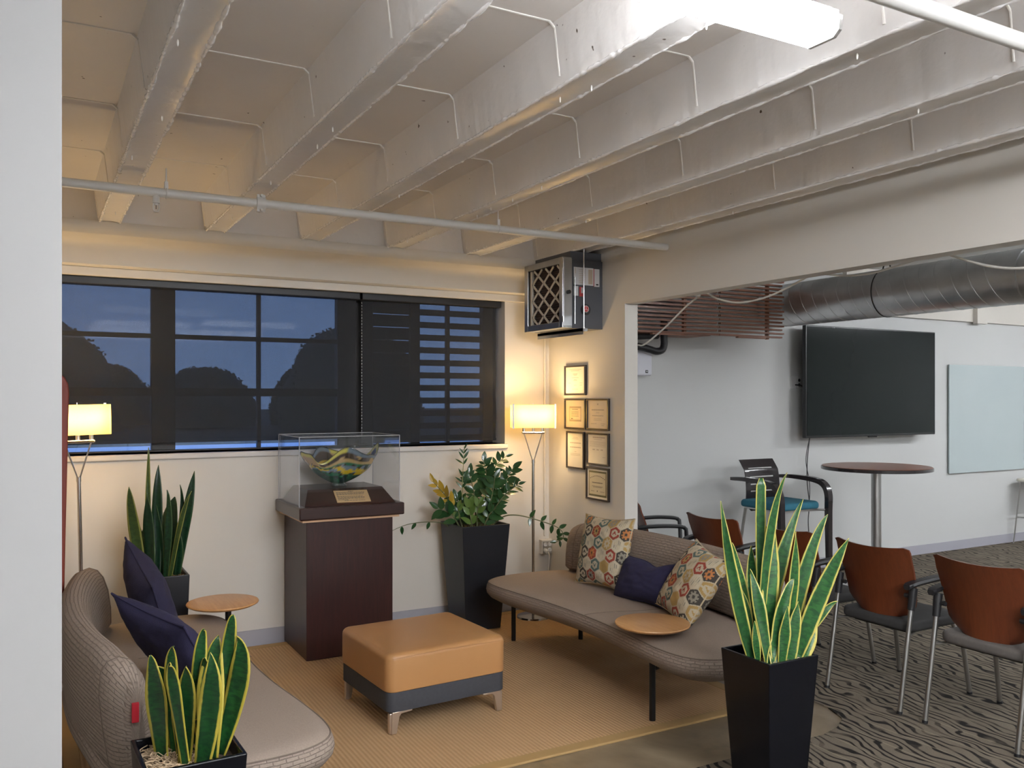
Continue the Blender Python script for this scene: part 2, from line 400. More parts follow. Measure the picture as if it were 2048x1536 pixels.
def bez(pts, n=8):
    """smooth path through points (Catmull-Rom)"""
    P = [Vector(p) for p in pts]; out = []
    for i in range(len(P)-1):
        p0 = P[max(i-1, 0)]; p1 = P[i]; p2 = P[i+1]; p3 = P[min(i+2, len(P)-1)]
        for k in range(n):
            t = k/n
            out.append(.5*((2*p1)+(p2-p0)*t+(2*p0-5*p1+4*p2-p3)*t*t+(3*p1-p0-3*p2+p3)*t**3))
    out.append(P[-1]); return out
def srgb(r, g, b):
    f = lambda c: ((c/255+.055)/1.055)**2.4 if c/255 > .04045 else c/255/12.92
    return (f(r), f(g), f(b))

# ================================================================== THE SETTING
YB = 5.88      # window wall
XP = 3.60      # partition
ZS = 2.917     # slab underside
ZJ = 2.705     # joist underside
o = struct(B(-3.2, 12.2, -4.2, 6.18, -.12, 0).build('floor', 'concrete', smooth=0), 'stained concrete floor slab')
m = MB(); m.prism([(-3.2, -4.2), (12.0, -4.2), (12.0, YB), (3.72, YB), (3.71, 3.22), (3.64, 3.06), (3.52, 2.99), (3.38, 2.955), (2.9, 2.965), (-3.2, 2.96)], 'z', .0, .007)
struct(m.build('floor_carpet', 'carpet', smooth=0), 'grey brown carpet with dark wavy grain pattern')

# window wall with the window opening
X0, X1, Z0, Z1 = -.25, 3.20, 1.30, 2.44
m = MB(); m.box(-.55, 3.655, YB, YB+.28, 0, Z0); m.box(X1, 3.655, YB, YB+.28, Z0, 2.95); m.box(-.55, X1, YB, YB+.28, Z1, 2.95); m.box(-.55, X0, YB, YB+.28, Z0, Z1)
struct(B(3.655, 12.2, YB, YB+.28, 0, 2.95).build('wall_far', 'wall_tv', smooth=0), 'plain white wall of the next room behind the television')
wb = struct(m.build('wall_back', 'wall', smooth=0), 'off white outer wall with window')
MB().prism([(5.88, 2.712), (5.70, 2.712), (5.688, 2.69), (5.688, 2.655), (5.70, 2.632), (5.735, 2.618), (5.765, 2.605), (5.785, 2.58), (5.79, 2.55), (5.79, 2.462), (5.80, 2.455), (5.88, 2.452)], 'x', -.25, XP).build('spandrel', 'wall', wb, smooth=40)
B(-.25, XP, 5.845, YB, 2.40, 2.452).build('window_head_trim', 'wall', wb, smooth=0, bevel=.004)
struct(B(-.25, X1+.02, YB-.022, YB+.24, 1.262, 1.30).build('trim_1', 'sill_paint', smooth=30, bevel=.008), 'pale painted window sill')
# partition pier + header
m = MB(); m.box(XP, XP+.11, 4.87, YB, 0, 2.95); m.box(XP, XP+.11, -4.2, 4.87, 2.31, 2.95)
struct(m.build('wall_right', 'wall_header', smooth=0), 'partition with wide opening into next room')
struct(B(-.55, -.25, 1.9, 6.16, 0, 2.95).build('wall_left', 'wall', smooth=0))
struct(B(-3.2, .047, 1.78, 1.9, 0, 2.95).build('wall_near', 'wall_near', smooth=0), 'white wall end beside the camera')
struct(B(-3.4, -3.2, -4.2, 1.9, 0, 2.95).build('wall_west', 'wall_white', smooth=0))
struct(B(-3.4, 12.2, -4.4, -4.2, 0, 2.95).build('wall_front', 'wall_white', smooth=0))
struct(B(12.0, 12.2, -4.2, 6.16, 0, 2.95).build('wall_east', 'wall_white', smooth=0))
# ceilings
ce = struct(B(-3.4, XP+.06, -4.4, 6.16, ZS, ZS+.15).build('ceiling', 'slab_paint', smooth=0), 'painted concrete pan joist ceiling')
struct(B(XP+.06, 12.2, -4.4, 6.16, 2.95, 3.05).build('ceiling_far', 'wall_white', smooth=0))
# joists: tapered ribs with lumpy lower edges
JW, JT, PITCH = .118, .172, .607
def joist_mesh(seed):
    r = random.Random(seed); m = MB(); n = 640; L0, L1 = -4.2, 5.80
    off = [mnoise.noise(Vector((i*.06, seed*3.1, 0))) for i in range(n+1)]; off2 = [mnoise.noise(Vector((i*.08, seed*3.1, 9))) for i in range(n+1)]
    fin = [mnoise.noise(Vector((i*.75, seed*5.1, 4))) for i in range(n+1)]; fin2 = [mnoise.noise(Vector((i*.7, seed*5.1, 14))) for i in range(n+1)]
    for i in range(n+1):
        y = L0+(L1-L0)*i/n
        a = off[i]*.006+fin[i]*.007; b = off2[i]*.006+fin2[i]*.007; zc = off[i]*.004
        m.v += [(-JT/2, y, ZS), (-JW/2-.004+a*.4, y, ZJ+.030+zc), (-JW/2+a, y, ZJ+.024+a*.4), (-JW/2+.004+a, y, ZJ+fin[i]*.005), (-JW/2+.022, y, ZJ+.006+zc+fin2[i]*.002),
                (0, y, ZJ+.008+fin2[i]*.0015), (JW/2-.022, y, ZJ+.006-zc+fin[i]*.002), (JW/2-.004+b, y, ZJ+fin2[i]*.005), (JW/2+b, y, ZJ+.02), (JW/2+.006+b*.4, y, ZJ+.028), (JT/2, y, ZS)]
    k = 11
    for i in range(n):
        for j in range(k-1): m.f.append((i*k+j, i*k+j+1, (i+1)*k+j+1, (i+1)*k+j))
    m.f.append(tuple(range(k))); m.f.append(tuple(n*k+j for j in range(k)))
    return m.mesh('joist', 'joist_paint', 50)
jm = [joist_mesh(i) for i in range(3)]
def bead_mesh(seed, side):
    n = 900; L0, L1 = 0.8, 5.79; pts = []; rr = []
    for i in range(n+1):
        y = L0+(L1-L0)*i/n; a = mnoise.noise(Vector((y*14, seed*7.7, side))); b = mnoise.noise(Vector((y*45, seed*2.3, side+5)))
        pts.append((side*(JW/2-.004)+.002*a, y, ZJ+.003+.002*b)); rr.append(max(.002, .0065+.0045*a+.0042*b))
    return MB().tube(pts, rr, 6).mesh('paint_bead', 'bead_paint_highlight', 60)
bdm = [(bead_mesh(i, -1), bead_mesh(i, 1)) for i in range(3)]
JX = [.347+JW/2+PITCH*k for k in range(-5, 6)]
for i, x in enumerate(JX):
    if x-JT/2 > -3.3:
        jo = link('joist', jm[i % 3], ce, loc=(x, 0, 0))
        if x > -.3:
            for q in (0, 1): link('paint_bead', bdm[i % 3][q], jo)
B(-.25, XP, 5.735, YB, 2.712, ZS).build('end_beam', 'joist_paint', ce, smooth=0)
B(XP-.02, XP, -4.2, 5.73, ZJ+.03, ZS).build('edge_beam', 'joist_paint', ce, smooth=0)
# formwork seams of each bay
bay = PITCH-JT; xm = PITCH/2
def seam_mesh():
    hw = .006; pts = []
    t = .008
    path = [(-PITCH/2+JW/2+.004, ZJ+.032), (-PITCH/2+JT/2-.004, ZS-.02), (-PITCH/2+JT/2+.02, ZS), (PITCH/2-JT/2-.02, ZS), (PITCH/2-JT/2+.004, ZS-.02), (PITCH/2-JW/2-.004, ZJ+.032)]
    m = MB(); m.tube([(p[0], 0, p[1]) for p in path], .0055, 6); return m.mesh('seam', 'seam_paint', 60)
sm = seam_mesh()
for x in JX[:-1]:
    for k in range(-5, 6):
        y = 3.27+.805*k
        if -4 < y < 5.75: link('seam', sm, ce, loc=(x+PITCH/2, y+random.uniform(-.015, .015), 0))
# dribbles of old paint hanging from the ribs
dm = MB().lathe([(.002, 0), (.0035, -.006), (.003, -.016), (.001, -.02)], 6).mesh('paint_drip', 'seam_paint', 60)
for i in range(30):
    x = random.choice(JX[4:]); link('paint_drip', dm, ce, loc=(x+random.uniform(-.04, .045), random.uniform(1.2, 5.6), ZJ+.004))
# skirtings
struct(B(-.25, 3.6, YB-.008, YB, .0, .105).build('baseboard_back', 'baseboard_vinyl', smooth=0))
struct(B(3.71, 12.0, YB-.008, YB, .0, .105).build('baseboard_far', 'baseboard_vinyl', smooth=0))
struct(B(XP-.008, XP, 4.87, YB-.01, .0, .105).build('baseboard_right', 'baseboard_vinyl', smooth=0))
m = MB(); m.box(7.0, 12.0, YB-.05, YB, 2.49, 2.95); m.box(9.02, 9.2, YB-.10, YB-.05, 2.47, 2.95)
struct(m.build('trim_2', 'wall', smooth=0), 'boxed-in beam along the top of the far wall')

# window: dark frame, bars and panes
wn = struct(bpy.data.objects.new('window_1', None)); COL.objects.link(wn); wn.location = (0, 0, 0)
YW = 6.08
def bar(nm, x0, x1, z0, z1, d=.05, mat='window_frame', yy=None):
    yy = YW if yy is None else yy
    return B(x0, x1, yy, yy+d, z0, z1).build(nm, mat, wn, smooth=0, bevel=.003)
bar('frame_rail', X0, X1, 2.385, Z1); bar('frame_rail', X0, X1, Z0, 1.312)
for x0, x1 in ((X0, -.19), (.679, .827), (1.93, 2.20), (3.115, X1)): bar('frame_post', x0, x1, 1.312, 2.385, .07)
bar('glazing_bar', 1.360, 1.385, 1.312, 2.385, .045); bar('glazing_bar', .827, 1.93, 2.045, 2.075, .04); bar('meeting_rail', .827, 1.93, 1.665, 1.72, .045)
bar('glazing_bar', -.19, .679, 2.045, 2.075, .04); bar('meeting_rail', -.19, .679, 1.665, 1.72, .045)
bar('frame_post', 2.50, 2.575, 1.312, 2.385, .05); bar('glazing_bar', 2.80, 2.825, 1.312, 2.385, .045)
for x0, x1 in ((-.19, .679), (.827, 1.36), (1.385, 1.93), (2.2, 2.5), (2.575, 2.8), (2.825, 3.115)):
    B(x0, x1, YW+.02, YW+.026, 1.312, 2.385).build('pane', 'window_glass', wn, smooth=0)
# venetian slats fixed behind the second pane
sl = thing('slatted_screen', 'dark horizontal slats across the window behind the right-hand blind', 'slats', (0, 0, 0))
for k in range(11):
    z = 2.335-.0965*k
    B(2.575, 3.12, 6.115, 6.13, z-.026-.022, z-.002).build('slat', 'slat_dark', sl, smooth=0)
    B(2.2, 2.5, 6.115, 6.13, z-.052+.003, z+.041).build('slat', 'slat_dark', sl, smooth=0)

# roller blinds
def blind(name, label, x0, x1, chain_x, drop):
    t = thing(name, label, 'blind', ((x0+x1)/2, 5.965, 2.36), group='window roller blinds')
    c = (x0+x1)/2
    B(x0-c, x1-c, -.055, .035, -.005, .075).build('fascia', 'blind_rail', t, smooth=0, bevel=.006)
    m = MB(); n = 24
    for i in range(n+1):
        z = -.005-(drop-.005)*i/n; y = .012+.004*math.sin(i*.9); m.v += [(x0-c+.012, y, z), (x1-c-.012, y, z), (x0-c+.012, y+.0015, z), (x1-c-.012, y+.0015, z)]
    for i in range(n):
        a = i*4; b = a+4; m.f += [(a, a+1, b+1, b), (a+2, b+2, b+3, a+3), (a, b, b+2, a+2), (a+1, a+3, b+3, b+1)]
    m.build('fabric', 'blind_fabric', t, smooth=30)
    B(x0-c+.012, x1-c-.012, .004, .024, -drop-.022, -drop).build('bottom_rail', 'blind_fabric', t, smooth=0, bevel=.004)
    if chain_x is not None:
        m = MB()
        for k in range(44): m.lathe([(.0012, -.008), (.0035, -.002), (.0035, .002), (.0012, .008)], 6, (chain_x-c, .006, -.02-k*.022))
        m.build('bead_chain', 'chain_bead', t)
    return t
blind('roller_blind', 'long dark mesh roller blind with blue sky showing through its bars', -.24, 2.045, None, .975)
blind('roller_blind', 'short dark mesh roller blind with slats behind, beside the lamp corner', 2.06, 3.185, 2.075, 1.015)

# outdoors beyond the window
struct(B(-60, 110, 6.3, 46, -.9, -.7).build('ground_near', 'pavement', smooth=0), 'pale pavement outside the window')
struct(B(-160, 210, 46, 190, -.9, -.69).build('ground_far', 'lawn', smooth=0), 'dark lawn beyond the pavement')
def tree(x, y, w, h, label, seed):
    t = thing('garden_tree', label, 'tree', (x, y, -.7), group='trees outside the window')
    r = random.Random(seed); m = MB(); hh = h+.7
    dome = lambda q: w/2*math.sqrt(max(.0004, 1-(q*.98)**2.4))
    lump = lambda a, q: 1+.07*math.sin(3*a+seed)+.05*math.sin(5*a+9*q+seed*2)
    for k in range(1500):
        a = r.uniform(0, 2*PI); q = r.random()**.7; rad = dome(q)*lump(a, q)*r.uniform(.95, 1.05)
        c = Vector((rad*math.cos(a), rad*math.sin(a), hh*(.04+.96*q)+r.uniform(-.1, .14)))
        s = r.uniform(.07, .16); d1 = Vector((r.uniform(-1, 1), r.uniform(-1, 1), r.uniform(-1, 1))).normalized()*s; d2 = d1.orthogonal().normalized()*s*.8
        m.add([c-d1, c+d2, c+d1, c-d2], [(0, 1, 2, 3)])
    cr = m.build('crown', 'tree_leaf', t, smooth=0); cr['kind'] = 'stuff'
    core = MB(); n = 16; na = 24
    for i in range(n+1):
        q = i/n
        for k in range(na): a = 2*PI*k/na; rad = dome(q)*lump(a, q); core.v.append((rad*math.cos(a), rad*math.sin(a), hh*(.04+.96*q)))
    for i in range(n):
        for k in range(na): core.f.append((i*na+k, i*na+(k+1) % na, (i+1)*na+(k+1) % na, (i+1)*na+k))
    core.f.append(tuple(n*na+k for k in range(na)))
    core.build('inner_branches', 'tree_leaf', t)
    MB().tube([(0, 0, 0), (0, 0, hh*.5)], [w*.05, w*.03], 8).build('trunk', 'bark', t)
    return t
tree(-1.0, 60, 11, 6.8, 'broad rounded tree seen through the left end of the long blind', 1)
tree(5.2, 78, 7, 4.4, 'lower rounded tree sloping down beside the thick window post', 2)
tree(11.6, 70, 7.5, 4.0, 'low bushy tree near the thin glazing bar of the window', 3)
tree(19.5, 72, 4.5, 4.0, 'small tree beside the tall one near the right post', 4)
tree(19.6, 58, 9.5, 6.6, 'tall dark tree seen through the right end of the long blind', 5)
tree(38, 52, 12, 4.2, 'wide dark tree seen behind the window slats', 6)

# ================================================================== RUG
rg = thing('sisal_rug', 'tan woven sisal rug with plain tape border under the lounge seating', 'rug', (1.6, 4.58, 0))
B(-1.41, 1.80, -1.13, 1.18, 0, .010).build('weave', 'rug', rg, smooth=0)
B(-1.48, 1.87, -1.20, -1.13, 0, .012).build('border_tape', 'rug_border', rg, smooth=0, bevel=.003)
B(-1.48, 1.87, 1.18, 1.25, 0, .012).build('border_tape', 'rug_border', rg, smooth=0, bevel=.003)
B(1.80, 1.87, -1.13, 1.18, 0, .012).build('border_tape', 'rug_border', rg, smooth=0, bevel=.003)
B(-1.48, -1.41, -1.13, 1.18, 0, .012).build('border_tape', 'rug_border', rg, smooth=0, bevel=.003)
RZ = .012

# ================================================================== PEDESTAL, CASE, BOWL
pd = thing('display_pedestal', 'dark mahogany pedestal against the wall below the window', 'pedestal', (1.777, 5.60, RZ))
zf = -RZ
B(-.285, .285, -.275, .265, 0, .868).build('body', 'mahogany', pd, smooth=0, bevel=.003)
B(-.318, .318, -.308, .266, .868, .884).build('trim_strip', 'pine_edge', pd, smooth=0)
B(-.345, .345, -.335, .268, .884, .962).build('ledge', 'mahogany_top', pd, smooth=0, bevel=.008)
wd = MB(); vs = [(-.30, -.29, .962), (.30, -.29, .962), (.30, .25, .962), (-.30, .25, .962), (-.245, -.16, 1.055), (.255, -.16, 1.055), (.255, .20, 1.055), (-.245, .20, 1.055)]
wd.add(vs, [(3, 2, 1, 0), (4, 5, 6, 7), (0, 1, 5, 4), (1, 2, 6, 5), (2, 3, 7, 6), (3, 0, 4, 7)])
wd.build('sloped_plinth', 'mahogany_top', pd, smooth=0, bevel=.003)
# plaque on the sloping front
n_ = Vector((0, -(1.055-.962), -.16+.29)).normalized(); n_ = Vector((0, -.093, .13)).normalized(); up = Vector((0, .13, .093)).normalized(); c_ = Vector((.025, -.228, .962+.093*.48))
Mp = Matrix(((1, 0, 0, c_.x), (0, up.y, n_.y, c_.y), (0, up.z, n_.z, c_.z), (0, 0, 0, 1)))
Mp = Mp @ Matrix.Rotation(math.radians(-1.5), 4, 'Z')
pl = MB().box(-.112, .112, -.056, .056, 0, .004).xf(Mp).build('name_plate', 'plaque', pd, smooth=0)
m = MB(); r = random.Random(3)
for k, (w0, w1) in enumerate([(-.02, .02), (-.1, .085), (-.1, .09), (-.1, .08), (-.1, -.07), None, (-.1, .075), (-.1, .08), (-.1, .07), (-.1, -.03), (-.07, .075)]) if False else []: pass
rows = [(-.018, .018), (-.1, .09), (-.1, .088), (-.1, .08), (-.1, -.085), (-.1, .07), (-.1, .082), (-.1, .078), (-.1, -.03), (-.06, .08)]
for k, (w0, w1) in enumerate(rows):
    z = .046-.0098*k; x = w0
    while x < w1-.004:
        L = min(r.uniform(.008, .022), w1-x); m.box(x, x+L*.82, z-.0022, z+.0022, .004, .0044); x += L
m.xf(Mp).build('engraved_text', 'ink', pl, smooth=0)

case = thing('acrylic_display_case', 'clear acrylic box cover over the glass bowl', 'display case', (1.78, 5.585, .962+RZ))
t_ = .006; hx, hy, hz = .332, .255, .435
for nm, b_ in (('side_panel', (-hx, hx, -hy, -hy+t_, 0, hz-t_)), ('side_panel', (-hx, hx, hy-t_, hy, 0, hz-t_)), ('side_panel', (-hx, -hx+t_, -hy+t_, hy-t_, 0, hz-t_)), ('side_panel', (hx-t_, hx, -hy+t_, hy-t_, 0, hz-t_)), ('top_panel', (-hx, hx, -hy, hy, hz-t_, hz))):
    B(*b_).build(nm, 'acrylic', case, smooth=0)
m = MB(); e = .003
for a, b_ in (((-hx, -hy), (hx, -hy)), ((hx, -hy), (hx, hy)), ((hx, hy), (-hx, hy)), ((-hx, hy), (-hx, -hy))):
    m.tube([(a[0], a[1], hz), (b_[0], b_[1], hz)], e, 6); m.tube([(a[0], a[1], 0), (a[0], a[1], hz)], e, 6)
m.build('glued_edge', 'acrylic_edge', case)

bowl = thing('glass_bowl', 'swirled green and yellow art glass bowl with ruffled rim inside the case', 'bowl', (1.785, 5.60, 1.055+RZ))
m = MB(); NA, NR = 96, 26; cols = []
def bowl_pt(a, t):
    # long in x; ruffled: the rim opens wide at both ends and folds in between
    s = t**.72
    wav = math.sin(3*a+.9)
    ex = .265+.02*math.cos(a); ey = .15
    flare = (t**3)
    q = .55*math.sin(min(1, t*1.5)*PI/2)+.45*t**1.6
    rx = .03+(ex-.03)*q
    ry = (.03+(ey-.03)*q)*(1+.30*flare*math.sin(4*a+.5))
    x = rx*math.cos(a)*(1+.05*flare*math.sin(5*a)); y = ry*math.sin(a)
    z = .018+.200*(t**1.25)+flare*(.038*math.sin(4*a+1.1)+.016*math.sin(7*a+.4)) + .012*flare*math.cos(a)
    return x, y, z
def bowl_col(a, t):
    n = mnoise.noise(Vector((math.cos(a)*1.6, math.sin(a)*1.6, t*3.2)))+.5*mnoise.noise(Vector((math.cos(a)*4, math.sin(a)*4, t*9)))
    sw = math.sin(t*13+3.5*n+a*.8)
    c1 = (.025, .14, .075); c2 = (.06, .04, .025); c3 = (.55, .40, .02); c4 = (.42, .30, .13); c5 = (.55, .52, .10); c6 = (.14, .20, .26)
    if t < .35: c = c1 if n > -.1 else (.01, .03, .03)
    elif t < .72: c = (c1 if sw > .35 else c2 if sw > -.3 else (c3 if n > .05 else c6))
    elif t < .9: c = c4 if sw > -.2 else c2
    else: c = c5 if math.sin(2*a+.3) > -.35 else c6
    if t > .985: return (.03, .05, .05)
    return tuple(min(.9, x*1.35) for x in c)
for i in range(NR+1):
    for k in range(NA): m.v.append(bowl_pt(2*PI*k/NA, i/NR)); cols.append(bowl_col(2*PI*k/NA, i/NR))
for i in range(NR):
    for k in range(NA): m.f.append((i*NA+k, i*NA+(k+1) % NA, (i+1)*NA+(k+1) % NA, (i+1)*NA+k))
me = m.mesh('shell', 'art_glass', 80)
ca = me.color_attributes.new('Col', 'FLOAT_COLOR', 'POINT'); ca.data.foreach_set('color', [x for c in cols for x in (*c, 1)])
ob = link('shell', me, bowl); sd = ob.modifiers.new('solid', 'SOLIDIFY'); sd.thickness = .004
MB().lathe([(.002, .002), (.045, 0), (.052, .006), (.046, .014), (.03, .02), (.002, .02)], 28).build('foot', 'foot_glass', bowl)

# ================================================================== OTTOMAN
ot = thing('ottoman', 'tan leather square ottoman with charcoal base band in front of pedestal', 'ottoman', (1.825, 4.285, RZ), math.radians(3.2))
ot.scale = (.985, .985, 1)
def rbox(hx, hy, z0, z1, r, rt, rb, n=6, dome=0):
    m = MB(); lay = []
    def ring(inset, z):
        pts = []
        for cx, cy, a0 in ((hx-r, hy-r, 0), (-hx+r, hy-r, PI/2), (-hx+r, -hy+r, PI), (hx-r, -hy+r, 3*PI/2)):
            for k in range(n+1):
                a = a0+PI/2*k/n; rr = max(r-inset, .002); ex = inset-(r-rr)
                pts.append((cx-math.copysign(max(0, inset-r+.002), cx)*1+rr*math.cos(a), cy-math.copysign(max(0, inset-r+.002), cy)+rr*math.sin(a), z))
        return pts
    for k in range(5):
        a = PI/2*k/4; lay.append(ring(rb*(1-math.sin(a)), z0+rb*(1-math.cos(a))))
    for k in range(6):
        a = PI/2*k/5; lay.append(ring(rt*(1-math.cos(a)), z1-rt*(1-math.sin(a))))
    for ins, dz in ((rt*1.8, dome*.35), (rt*3.5, dome*.75), (min(hx, hy)*.75, dome)): lay.append(ring(ins, z1+dz))
    N = len(lay[0])
    for L in lay: m.v += L
    for i in range(len(lay)-1):
        for k in range(N): m.f.append((i*N+k, i*N+(k+1) % N, (i+1)*N+(k+1) % N, (i+1)*N+k))
    m.f.append(tuple(range(N-1, -1, -1))); m.f.append(tuple((len(lay)-1)*N+k for k in range(N)))
    return m
rbox(.345, .325, .205, .392, .05, .032, .006, dome=.006).build('cushion', 'leather', ot, smooth=60)
rbox(.340, .320, .108, .205, .045, .004, .004).build('base_band', 'band_fabric', ot, smooth=50)
for s in (-1, 1):
    P_ = [(-.345+.03+.63*k/12*1.0, s*.3262, .372+.006*math.sin(PI*k/12)) for k in range(13)]
    MB().tube(P_, .0016, 6).build('stitched_seam', 'leather', ot)
for sx in (-1, 1):
    for sy in (-1, 1):
        L = MB()
        L.prism([(0, 0), (-.028, 0), (-.046, .085), (-.098, .094), (-.098, .108), (.0, .108)] if False else [(.004, 0), (-.024, 0), (-.040, .082), (-.050, .094), (-.11, .098), (-.11, .1075), (.0, .1075)], 'y', -.012, .012)
        L.prism([(-.012, 0), (.012, 0), (.012, .1), (-.012, .1)], 'y', -.02, .004)
        Mx = Matrix.Translation((sx*.315, sy*.30, 0)) @ Matrix.Diagonal((sx, sy, 1, 1))
        L.xf(Mx).build('leg', 'otto_leg', ot, smooth=30, bevel=.003)

# ================================================================== SOFAS
def sofa(name, label, loc, rz, legs, table, tag_red):
    t = thing(name, label, 'sofa', loc, rz, 'pair of taupe lounge sofas')
    # seat outline, front = +x, concave front, round ends
    Lh = 1.10
    def outline():
        pts = []
        front = [(.30, -Lh), (.40, -1.00), (.432, -.86), (.415, -.62), (.375, -.30), (.355, 0), (.36, .30), (.385, .60), (.40, .80), (.375, .97), (.28, 1.075), (.12, 1.10)]
        front[0] = (.28, -1.08); front.insert(0, (.10, -1.10))
        back = [(-.12, 1.085), (-.26, 1.02), (-.335, .90), (-.385, .60), (-.43, .2), (-.43, -.2), (-.385, -.60), (-.335, -.90), (-.26, -1.02), (-.12, -1.085)]
        ctrl = front+back; n = len(ctrl)
        for i in range(n):
            p0, p1, p2, p3 = (Vector((*ctrl[(i+j-1) % n], 0)) for j in range(4))
            for k in range(5):
                u = k/5; pts.append(.5*((2*p1)+(p2-p0)*u+(2*p0-5*p1+4*p2-p3)*u*u+(3*p1-p0-3*p2+p3)*u**3))
        return pts
    O = outline(); N = len(O)
    def offs(d):
        res = []
        for i in range(N):
            tg = (O[(i+1) % N]-O[i-1]).normalized(); nn = Vector((-tg.y, tg.x, 0)); res.append(O[i]+nn*d)
        return res
    if ((O[1]-O[0]).cross(-O[0])).z < 0: sgn = -1
    else: sgn = 1
    lay = [(.14, .290), (.075, .300), (.03, .325), (.006, .352), (0, .378), (.004, .400), (.016, .420)]
    top = [(.016, .420), (.030, .430), (.055, .437), (.10, .442), (.18, .445), (.28, .446)]
    def shell(L, nm, mat):
        m = MB()
        for d, z in L:
            m.v += [(p.x, p.y, z) for p in offs(sgn*d)]
        for i in range(len(L)-1):
            for k in range(N): m.f.append((i*N+k, i*N+(k+1) % N, (i+1)*N+(k+1) % N, (i+1)*N+k))
        return m
    m = shell(lay, 'x', 'y'); m.f.append(tuple(range(N-1, -1, -1)))
    me = m.mesh('seat_side', 'sofa_quilt', 70); uvl = me.uv_layers.new(name='UVMap')
    cum = [0]
    for i in range(N): cum.append(cum[-1]+(O[(i+1) % N]-O[i]).length)
    for p in me.polygons:
        for li in p.loop_indices:
            vi = me.loops[li].vertex_index; uvl.data[li].uv = (cum[vi % N], sum(abs(lay[q+1][1]-lay[q][1])+abs(lay[q+1][0]-lay[q][0])*.6 for q in range(min(vi//N, len(lay)-1))))
    ss = link('seat_side', me, t)
    top = [(.016, .420), (.030, .430), (.055, .437), (.09, .441)]
    m = shell(top, 'x', 'y'); nl = len(top); last = m.v[-N:]
    for sx_, sy_, z in ((.8, .95, .444), (.55, .9, .446), (.25, .85, .447)):
        m.v += [(-.02+(p[0]+.02)*sx_, p[1]*sy_, z) for p in last]
    nl += 3
    for i in range(3, nl-1):
        for k in range(N): m.f.append((i*N+k, i*N+(k+1) % N, (i+1)*N+(k+1) % N, (i+1)*N+k))
    m.f.append(tuple((nl-1)*N+k for k in range(N)))
    st = m.build('seat_top', 'sofa_plain', t, smooth=70)
    MB().tube([(p.x, p.y, .4205) for p in offs(sgn*.0155)], .0034, 6, closed=True).build('piping', 'piping', st)
    sp_ = [Vector((.352, -.10, .4305)), Vector((.30, -.125, .4395)), Vector((.20, -.17, .4462)), Vector((.05, -.23, .4475)), Vector((-.12, -.26, .4475))]
    MB().tube([(p.x, -p.y*1.0-.0, p.z) for p in bez(sp_)], .0012, 5).build('cross_seam', 'piping', st)
    # curved backrest
    NB, lo = 40, []
    prof = [(.050, .475), (.048, .56), (.035, .66), (.012, .735), (-.015, .775), (-.050, .790), (-.085, .778), (-.105, .74), (-.110, .66), (-.098, .54), (-.080, .42), (-.055, .31), (-.02, .245), (.06, .235), (.06, .30), (-.01, .36), (.0, .452), (.028, .456)]
    m = MB(); K = len(prof); yy = []
    HB = .97
    for i in range(NB+1):
        q = -1+2*i/NB; y = HB*math.copysign(1-(1-abs(q))**1.6, q); yy.append(y)
        e = abs(y)/HB
        cap = math.sqrt(max(0, 1-((max(0, e-.9))/.1)**2)) if e > .9 else 1
        xc = -.215-.135*(1-(y/HB)**2)
        hgt = 1-.10*max(0, e-.75)/.25
        cz = .50
        for (px, pz) in prof:
            fx = .30+.70*cap; fz = .72+.28*cap
            if px > -.03 and pz < .40: xx = px
            else: xx = px
            m.v.append((xc+(-.03)+(xx+.03)*fx, y, cz+(pz*1.0-cz)*fz*hgt if pz > cz else cz+(pz-cz)*fz))
    for i in range(NB):
        for k in range(K): m.f.append((i*K+k, i*K+(k+1) % K, (i+1)*K+(k+1) % K, (i+1)*K+k))
    m.f.append(tuple(range(K))); m.f.append(tuple(NB*K+k for k in range(K)))
    me = m.mesh('backrest', 'sofa_quilt', 75); uvl = me.uv_layers.new(name='UVMap')
    cp = [0]
    for k in range(K): a, b_ = prof[k], prof[(k+1) % K]; cp.append(cp[-1]+math.hypot(a[0]-b_[0], a[1]-b_[1]))
    for p in me.polygons:
        for li in p.loop_indices:
            vi = me.loops[li].vertex_index; uvl.data[li].uv = (yy[vi//K]*1.03, cp[vi % K])
    bk = link('backrest', me, t)
    # end seams of the backrest
    for yv in (-.86, .86):
        i = min(range(NB+1), key=lambda q: abs(yy[q]-yv))
        MB().tube([Vector(m.v[i*K+k])+Vector((0, 0, .001)) for k in range(0, 12)], .0018, 5).build('seam', 'piping', bk)
    for (lx, ly) in legs:
        L = MB(); L.tube([(lx, ly, 0), (lx, ly, .285)], .0155, 12); L.box(lx-.13 if lx > 0 else lx, lx if lx > 0 else lx+.13, ly-.014, ly+.014, .272, .292)
        L.build('leg', 'black_metal', t)
    B(-.22, .2, -.72, -.68, .268, .29).build('under_rail', 'black_metal', t, smooth=0); B(-.22, .2, .68, .72, .268, .29).build('under_rail', 'black_metal', t, smooth=0)
    px, py, tx, ty, tz = table
    pt = MB(); pt.tube([(px, py, 0), (px, py, tz)], .0165, 12); pt.tube([(px, py, .262), (px-.05, py, .272), (px-.22, py, .280)], .014, 10)
    ps = pt.build('table_post', 'black_metal', t)
    MB().lathe([(.002, 0), (.13, .001), (.17, .008), (.188, .017), (.191, .022), (.188, .027), (.18, .029), (.002, .029)], 48, (tx, ty, tz)).build('table_top', 'table_oak', t, smooth=40)
    if tag_red:
        MB().box(-.011, .011, -.006, .006, -.032, .032).xf(Matrix.Translation(tag_red)).build('sewn_label', 'red_tag', t, smooth=0, bevel=.002)
    return t
sofa('lounge_sofa', 'taupe curved sofa at left with navy cushions, its end behind the near plant', (.545, 4.03, RZ), 0, [(.345, -.78), (-.22, -.85), (-.22, .85)], (.40, .90, .37, .895, .495), (-.252, -.974, .615))
